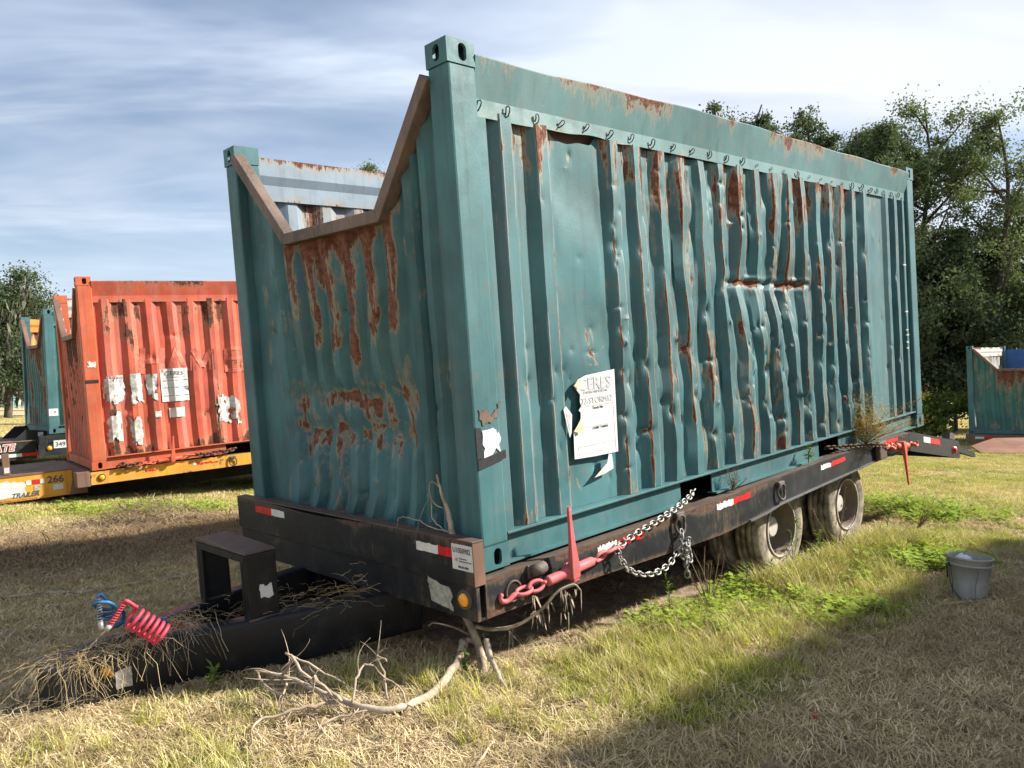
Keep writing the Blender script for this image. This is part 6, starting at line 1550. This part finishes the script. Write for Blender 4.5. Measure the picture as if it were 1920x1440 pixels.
place('lawn_grass', 'sunlit mown lawn between the parked trailers', src_lawn, x, y, (1 - 0.8 * d_) * (1 - 0.7 * rw_), 0.8, np.clip(0.40 + 0.9 * (n4 - 0.45) + 0.25 * g_, 0.02, 1), 0.18)
x, y = wedge(45000, 25.0, 75.0); n4 = fbm(x * 0.2 + 3, y * 0.2 + 6, 413)
place('far_lawn', 'far mown field beyond the trailers', src_lawn, x, y, np.full(len(x), 0.9), 1.5, np.clip(0.30 + 0.7 * (n4 - 0.45), 0.02, 1), 0.16)
# clover and broad-leaved ground cover by the wheels and beyond
src_cl = [clover_mesh('clover', 9, 0.07, 0.09, RNG, 0.032) for _ in range(3)]
for me in src_cl: me.materials.append(M['leaf_clover'])
cxy = []
for (px, py, n, sx_, sy_) in ((1540, 1045, 260, 0.45, 0.25), (1460, 1085, 150, 0.32, 0.22), (1640, 1065, 110, 0.35, 0.22), (1350, 1120, 120, 0.3, 0.2), (1760, 985, 200, 0.45, 0.3), (1680, 960, 160, 0.4, 0.4), (1280, 1170, 60, 0.25, 0.15), (1760, 1075, 60, 0.2, 0.12), (290, 960, 160, 0.55, 0.25), (1520, 940, 60, 0.3, 0.3), (1560, 1150, 60, 0.22, 0.12)):
    p = at(px, py, 5); s = (0 - CAM_H) / (p[2] - CAM_H); cx0, cy0 = p[0] * s, p[1] * s
    cxy.append(np.stack([RNG.normal(cx0, sx_, n), RNG.normal(cy0, sy_, n)], 1))
cxy = np.concatenate(cxy); cxy = cxy[inside_box(cxy[:, 0], cxy[:, 1]) < 0.4]
cl_ = place('clover_patch', 'bright green broad-leaved ground cover around the near wheels', src_cl, cxy[:, 0], cxy[:, 1], np.ones(len(cxy)), 1.15, 0.8 + 0 * cxy[:, 0])
cl_['category'] = 'ground cover'

# long straw draped over the tongue nose, and the hay caught in the pan
def straw_heap(name, label, spots, n, L0, L1, seed, droop=1.0):
    r_ = random.Random(seed); m = MB()
    for k in range(n):
        c, sx_, sy_, sz_ = r_.choice(spots); p = np.array(c) + np.array([r_.gauss(0, sx_), r_.gauss(0, sy_), abs(r_.gauss(0, sz_))])
        a = r_.uniform(0, 6.28) if r_.random() < 0.5 else r_.gauss(-1.8, 0.9); L_ = r_.uniform(L0, L1); kd = r_.uniform(0.2, 1.2); w = r_.choice((0.0004, 0.0005, 0.0007, 0.001))
        d = np.array([math.cos(a), math.sin(a), r_.uniform(-0.1, 0.45)]); s = np.array([-math.sin(a), math.cos(a), 0]) * w
        q = []
        for j in range(6):
            f = j / 5; z = p[2] + d[2] * L_ * f - droop * L_ * f * f * 0.9 * kd
            pos = np.array([p[0] + d[0] * L_ * f * 0.8, p[1] + d[1] * L_ * f * 0.8, z]); q.append(pos)
        q = [np.array([z_[0] + r_.gauss(0, 0.009), z_[1] + r_.gauss(0, 0.009), max(z_[2] + r_.gauss(0, 0.005), -0.40)]) for z_ in q]
        for j in range(5):
            m.add([q[j] - s, q[j] + s, q[j + 1] + s * 0.9, q[j + 1] - s * 0.9], [(0, 1, 2, 3)])
            m.add([q[j] - np.array([0, 0, w]), q[j] + np.array([0, 0, w]), q[j + 1] + np.array([0, 0, w]), q[j + 1] - np.array([0, 0, w])], [(0, 1, 2, 3)])
    o = m.build(name, M['straw']); o.matrix_world = MAIN
    return tag(o, label, 'straw', kind='stuff')
straw_heap('dry_straw', 'long dry straw draped over the nose of the trailer tongue', [((-1.60, 1.06, -0.165), 0.05, 0.10, 0.02), ((-1.52, 1.0, -0.16), 0.08, 0.05, 0.02), ((-1.28, 1.03, -0.155), 0.10, 0.05, 0.02), ((-1.12, 1.05, -0.15), 0.08, 0.05, 0.03), ((-1.42, 1.1, -0.16), 0.12, 0.08, 0.03)], 420, 0.06, 0.30, 5)
straw_heap('dry_straw', 'dry straw fallen on the ground before the tongue nose', [((-1.72, 0.95, -0.35), 0.08, 0.12, 0.03), ((-1.80, 1.1, -0.36), 0.08, 0.12, 0.04), ((-1.62, 0.85, -0.37), 0.12, 0.06, 0.02)], 130, 0.08, 0.24, 15, 0.3)
straw_heap('dry_straw', 'dry straw caught between the two beams of the trailer tongue', [((-1.30, 1.22, -0.24), 0.2, 0.09, 0.03), ((-1.0, 1.2, -0.22), 0.15, 0.1, 0.04), ((-0.45, 1.0, -0.2), 0.14, 0.12, 0.05), ((-0.3, 0.8, -0.2), 0.1, 0.08, 0.08), ((-0.6, 1.15, -0.22), 0.1, 0.1, 0.03)], 170, 0.08, 0.24, 6, 0.35)
# hay heaps on the windrow
def heap_at(name, label, x, y, sx_, sy_, h, n, seed):
    r_ = random.Random(seed); m = MB()
    for k in range(n):
        px_, py_ = r_.gauss(x, sx_), r_.gauss(y, sy_); e = math.exp(-((px_ - x) / sx_) ** 2 / 2 - ((py_ - y) / sy_) ** 2 / 2)
        z = gz(px_, py_) + h * e * r_.random() + 0.01; a = r_.uniform(0, 6.28); L_ = r_.uniform(0.06, 0.2); w = r_.uniform(0.0015, 0.003)
        d = np.array([math.cos(a), math.sin(a), r_.gauss(0, 0.3)]) * L_; s = np.array([-math.sin(a), math.cos(a), 0.3]) * w; p = np.array([px_, py_, z]); q = p + d * 0.5 + np.array([0, 0, 0.02 * r_.random()])
        m.add([p - s, p + s, q + s, q - s, p + d + s * 0.5, p + d - s * 0.5], [(0, 1, 2, 3), (3, 2, 4, 5)])
    return tag(m.build(name, M['hay']), label, 'hay', kind='stuff')
M['hay'] = plain('dark_hay', (0.12, 0.078, 0.046), 0.95, 0.4, 9, 0, col2=(0.30, 0.21, 0.13))
heap_at('hay_heap', 'heap of dark dry hay on the raked row at the left', -3.95, 8.6, 0.40, 0.26, 0.32, 2600, 1)
heap_at('hay_heap', 'long low raked row of dark hay at the left', -4.4, 7.2, 1.0, 0.8, 0.10, 3500, 2)
heap_at('hay_heap', 'low dark hay beside the raked row behind the hoop', -3.1, 8.2, 0.7, 0.5, 0.12, 1800, 3)
heap_at('hay_heap', 'tangled dry grass on the yellow trailer tongue', -6.35, 9.85, 0.35, 0.25, 0.0, 10, 4)

# ------------------------------------------------------------------ trees
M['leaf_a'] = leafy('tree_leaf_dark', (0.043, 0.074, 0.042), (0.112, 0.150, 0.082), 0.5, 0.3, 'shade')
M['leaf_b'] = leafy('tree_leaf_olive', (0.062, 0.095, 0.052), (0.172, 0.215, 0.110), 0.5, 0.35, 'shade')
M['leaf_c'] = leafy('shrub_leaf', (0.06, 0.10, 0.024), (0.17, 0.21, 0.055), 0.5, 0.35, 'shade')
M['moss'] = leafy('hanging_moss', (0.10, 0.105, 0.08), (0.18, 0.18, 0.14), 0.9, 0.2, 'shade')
def quads(P, size, rng, elong=1.5, hang=False):
    n = len(P); a = rng.normal(0, 1, (n, 3)); a /= np.linalg.norm(a, axis=1)[:, None]; b = rng.normal(0, 1, (n, 3))
    if hang: a = np.tile([0, 0, 1.0], (n, 1)) + rng.normal(0, 0.12, (n, 3))
    b -= a * (a * b).sum(1)[:, None] / (a * a).sum(1)[:, None]; b /= np.linalg.norm(b, axis=1)[:, None]
    s = size * rng.uniform(0.6, 1.35, n)[:, None]; a = a * s * elong / 2; b = b * s / 2
    V = np.stack([P - a, P + b * 0.9 - a * 0.1, P + a, P - b * 0.9 - a * 0.1], 1).reshape(-1, 3)
    return V, np.arange(4 * n).reshape(-1, 4)
def tree(name, label, base, H_, Rc, n_leaf, leaf_size, seed, mat='leaf_a', crown0=0.3, trunk_r=None, clump=0.42, limbs=16, airy=1.0, group=None, tall=1.0, cat='tree'):
    r_ = np.random.default_rng(seed); base = np.array(base, float)
    t = thing(name, label, cat, Matrix.Translation(base), group)
    tr = trunk_r or H_ * 0.014
    m = MB(); wob = r_.normal(0, H_ * 0.012, (6, 2)); wob[0] = 0
    tpts = [np.array([wob[k, 0] * k / 2, wob[k, 1] * k / 2, H_ * 0.93 * k / 5]) for k in range(6)]
    tc_ = catmull(tpts, 5); m.tube(tc_, [tr * (1 - 0.88 * i / (len(tc_) - 1)) + 0.008 for i in range(len(tc_))], 8)
    centres = []
    for k in range(limbs):
        f = crown0 + (1 - crown0) * (k + r_.random()) / limbs
        i = min(int(f * 0.95 * (len(tc_) - 1)), len(tc_) - 1); p = tc_[i]
        rr = Rc * (0.45 + 0.75 * math.sin(math.pi * min(1, (f - crown0) / (1 - crown0) * 0.86 + 0.14)) ) * r_.uniform(0.55, 1.05)
        a = r_.uniform(0, 2 * math.pi)
        e = p + np.array([math.cos(a) * rr, math.sin(a) * rr, rr * r_.uniform(0.25, 0.95) * tall]); e[2] = min(e[2], H_ * r_.uniform(0.9, 1.02))
        mid = (p + e) / 2 + np.array([0, 0, -0.08 * rr]) + r_.normal(0, 0.05 * rr, 3)
        c = catmull([p, mid, e], 4); m.tube(c, [tr * 0.42 * (1 - 0.85 * q / (len(c) - 1)) * (1.1 - 0.5 * f) + 0.006 for q in range(len(c))], 5)
        for q in range(5):
            s = c[r_.integers(3, len(c))]; v = r_.normal(0, 1, 3); v[2] = abs(v[2]) * 0.8 - 0.15; v /= np.linalg.norm(v); L_ = rr * r_.uniform(0.25, 0.55)
            e2 = s + v * L_; m.tube(catmull([s, (s + e2) / 2 + r_.normal(0, 0.04 * L_, 3), e2], 3), [0.018, 0.015, 0.012, 0.010, 0.008, 0.006, 0.004], 4)
            centres += [e2, (s + e2) / 2]
        centres.append(e)
    m.build('trunk', M['bark'], t, smooth=True)
    C = np.array(centres); k = r_.integers(0, len(C), n_leaf)
    wgt = r_.uniform(0.35, 1.0, len(C))
    P = C[k] + r_.normal(0, 1, (n_leaf, 3)) * (Rc * clump * 0.36 * wgt[k])[:, None] * np.array([1, 1, 0.75])
    P = P[(P[:, 2] > 0.05)]
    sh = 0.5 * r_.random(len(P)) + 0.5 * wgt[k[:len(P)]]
    V, F = quads(P, leaf_size, r_)
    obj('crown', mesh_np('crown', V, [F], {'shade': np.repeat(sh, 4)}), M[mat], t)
    return t, C
TG = 'tall trees behind the foreground container'
tl = [  # px, D, top_py, Rc, leaves, mat, label, airy
    (1312, 36, 172, 1.6, 6500, 'leaf_a', 'thin treetop rising above the middle of the green top rail', 0.55),
    (1395, 35, 182, 1.7, 8000, 'leaf_a', 'dark pointed treetop above the right half of the top rail', 0.55),
    (1525, 33, 196, 1.9, 9500, 'leaf_a', 'dark feathery tree left of the tall airy trees', 0.5),
    (1645, 31, 202, 1.9, 12000, 'leaf_a', 'dense dark tree just left of the container rear corner', 0.4),
    (1742, 34, 172, 3.0, 9500, 'leaf_b', 'tallest airy tree beside the container rear corner', 0.2),
    (1868, 32, 192, 2.5, 9500, 'leaf_b', 'tall airy tree at the right edge of the picture', 0.2),
    (1985, 33, 200, 2.4, 9500, 'leaf_b', 'tall tree cut off by the right picture edge', 0.2),
    (1695, 33, 235, 2.6, 12000, 'leaf_a', 'dense dark tree rising right behind the container rear corner', 0.25),
    (1565, 36, 208, 1.9, 9000, 'leaf_a', 'feathery treetop between the two dense ones over the rail', 0.4),
    (1615, 34, 212, 1.9, 10000, 'leaf_a', 'dark treetop close left of the container rear corner', 0.4),
    (1590, 38, 250, 2.6, 9000, 'leaf_a', 'dark tree behind the feathery one, over the top rail', 0.3),
    (1460, 39, 225, 2.0, 6000, 'leaf_a', 'low dark treetop between the two pointed ones over the rail', 0.4),
    (680, 46, 298, 2.7, 7000, 'leaf_b', 'round treetop seen through the notch above the far rail', 0.5),
    (765, 44, 262, 1.8, 3500, 'leaf_b', 'tree mostly hidden behind the near post beside the notch', 0.5)]
for k, (px, D, tpy, Rc, nl, mt, lab, c0) in enumerate(tl):
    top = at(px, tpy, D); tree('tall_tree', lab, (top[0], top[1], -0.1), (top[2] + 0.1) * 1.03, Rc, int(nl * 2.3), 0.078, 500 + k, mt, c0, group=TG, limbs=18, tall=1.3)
ug = [(1745, 33, 430, 2.8, 13000, 'leaf_a', 'dense dark tree low beside the container rear corner'), (1830, 34, 400, 2.6, 13000, 'leaf_a', 'dense dark tree under the airy tops near the right edge'), (1925, 35, 380, 2.7, 13000, 'leaf_a', 'dense dark tree filling the right edge'),
      (1690, 33, 450, 2.8, 9000, 'leaf_a', 'dark tree mostly hidden by the container rear'), (1790, 33, 560, 2.2, 11000, 'leaf_a', 'low dark tree behind the green container at the right'), (1885, 36, 500, 2.8, 11000, 'leaf_a', 'low dark tree above the distant container')]
for k, (px, D, tpy, Rc, nl, mt, lab) in enumerate(ug):
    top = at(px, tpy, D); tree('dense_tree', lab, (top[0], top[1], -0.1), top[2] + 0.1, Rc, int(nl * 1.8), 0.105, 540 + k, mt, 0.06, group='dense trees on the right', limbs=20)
for k, (px, D, tpy, Rc, lab) in enumerate(((1752, 25.5, 748, 0.9, 'pale green shrub before the dark trees beside the container rear'),)):
    top = at(px, tpy, D); tree('shrub', lab, (top[0], top[1], -0.05), top[2] + 0.05, Rc, 5200, 0.085, 560 + k, 'leaf_c', 0.05, 0.02, group='shrubs at the edge of the wood', limbs=14, cat='shrub')
for k, (px, D, tpy, Rc, nl, lab) in enumerate(((18, 58, 512, 4.2, 14000, 'mossy oak at the left edge behind the green container'), (-70, 62, 480, 4.6, 9000, 'mossy oak cut off by the left picture edge'), (70, 66, 562, 4.0, 9000, 'mossy oak half hidden by the dark green container'))):
    top = at(px, tpy, D); tt, C = tree('oak_tree', lab, (top[0], top[1], -0.1), top[2] + 0.1, Rc, int(nl * 1.8), 0.13, 580 + k, 'leaf_a', 0.15, 0.28, group='oaks at the left', limbs=18, tall=0.7)
    r_ = np.random.default_rng(k); n = 700; P = C[r_.integers(0, len(C), n)] + r_.normal(0, 0.5, (n, 3)); P[:, 2] -= r_.uniform(0.2, 2.2, n); P = P[P[:, 2] > 1.2]
    V, F = quads(P, 0.22, r_, 4.0, True); tag(obj('hanging_moss', mesh_np('hanging_moss', V, [F], {'shade': np.repeat(r_.random(len(P)), 4)}), M['moss'], tt), kind='stuff')
# a bushy hedge line far left and a dark distant wood that reads as one mass
r_ = np.random.default_rng(77); n = 36000
xs_ = r_.uniform(-190, 150, n); P = np.stack([xs_, 230 + 0.12 * xs_ + r_.normal(0, 5, n), np.zeros(n)], 1)
hgt = 5.0 + 4.0 * fbm(xs_ * 0.09 + 30, xs_ * 0 + 2, 601); P[:, 2] = hgt * np.sqrt(r_.random(n)) * (1 - 0.25 * r_.random(n))
V, F = quads(P, 0.9, r_)
fw = obj('far_wood', mesh_np('far_wood', V, [F], {'shade': np.repeat(r_.random(n), 4)}), M['leaf_b']); tag(fw, 'distant line of woodland along the horizon', 'wood', kind='stuff')
# the far house at the left edge
hx_, hy_ = at(30, 755, 150)[:2]
hs_ = thing('house', 'small far house with grey hip roof and pale blue gable at the left', 'house', Matrix.Translation((hx_, hy_, -0.1)) @ Matrix.Rotation(R(30), 4, 'Z'))
cream, bluew, roofm = plain('cream_wall', (0.55, 0.50, 0.40), 0.9, 0.1), plain('pale_blue_wall', (0.30, 0.42, 0.50), 0.9, 0.1), plain('grey_shingle', (0.20, 0.185, 0.165), 0.95, 0.2)
MB().box((-4.5, -3, 0), (6, 3, 1.9)).build('wall', cream, hs_)
MB().add([(-5, -3.5, 1.9), (6.5, -3.5, 1.9), (6.5, 3.5, 1.9), (-5, 3.5, 1.9), (-2.5, 0, 3.0), (4, 0, 3.0)], [(0, 1, 5, 4), (1, 2, 5), (2, 3, 4, 5), (3, 0, 4), (3, 2, 1, 0)]).build('roof', roofm, hs_)
gw = MB().box((-2.2, -4.6, 0), (1.6, -3.02, 1.8)).add([(-2.2, -4.61, 1.8), (1.6, -4.61, 1.8), (-0.3, -4.61, 2.5)], [(0, 1, 2)]).build('gable_wing', bluew, hs_)
MB().add([(-2.5, -4.8, 1.78), (-0.3, -4.8, 2.6), (-0.3, -0.5, 2.6), (-2.5, -0.5, 1.78)], [(0, 1, 2, 3)]).add([(1.9, -4.8, 1.78), (-0.3, -4.8, 2.6), (-0.3, -0.5, 2.6), (1.9, -0.5, 1.78)], [(0, 3, 2, 1)]).build('wing_roof', roofm, hs_)
for x in (-3.6, 2.6, 4.4): MB().box((x - 0.4, -3.06, 0.6), (x + 0.4, -3.005, 1.5)).build('window', M['white_tape'], hs_)
for x in (-1.4, 0.5): MB().box((x - 0.45, -4.66, 0.5), (x + 0.45, -4.605, 1.4)).build('window', M['white_tape'], hs_)
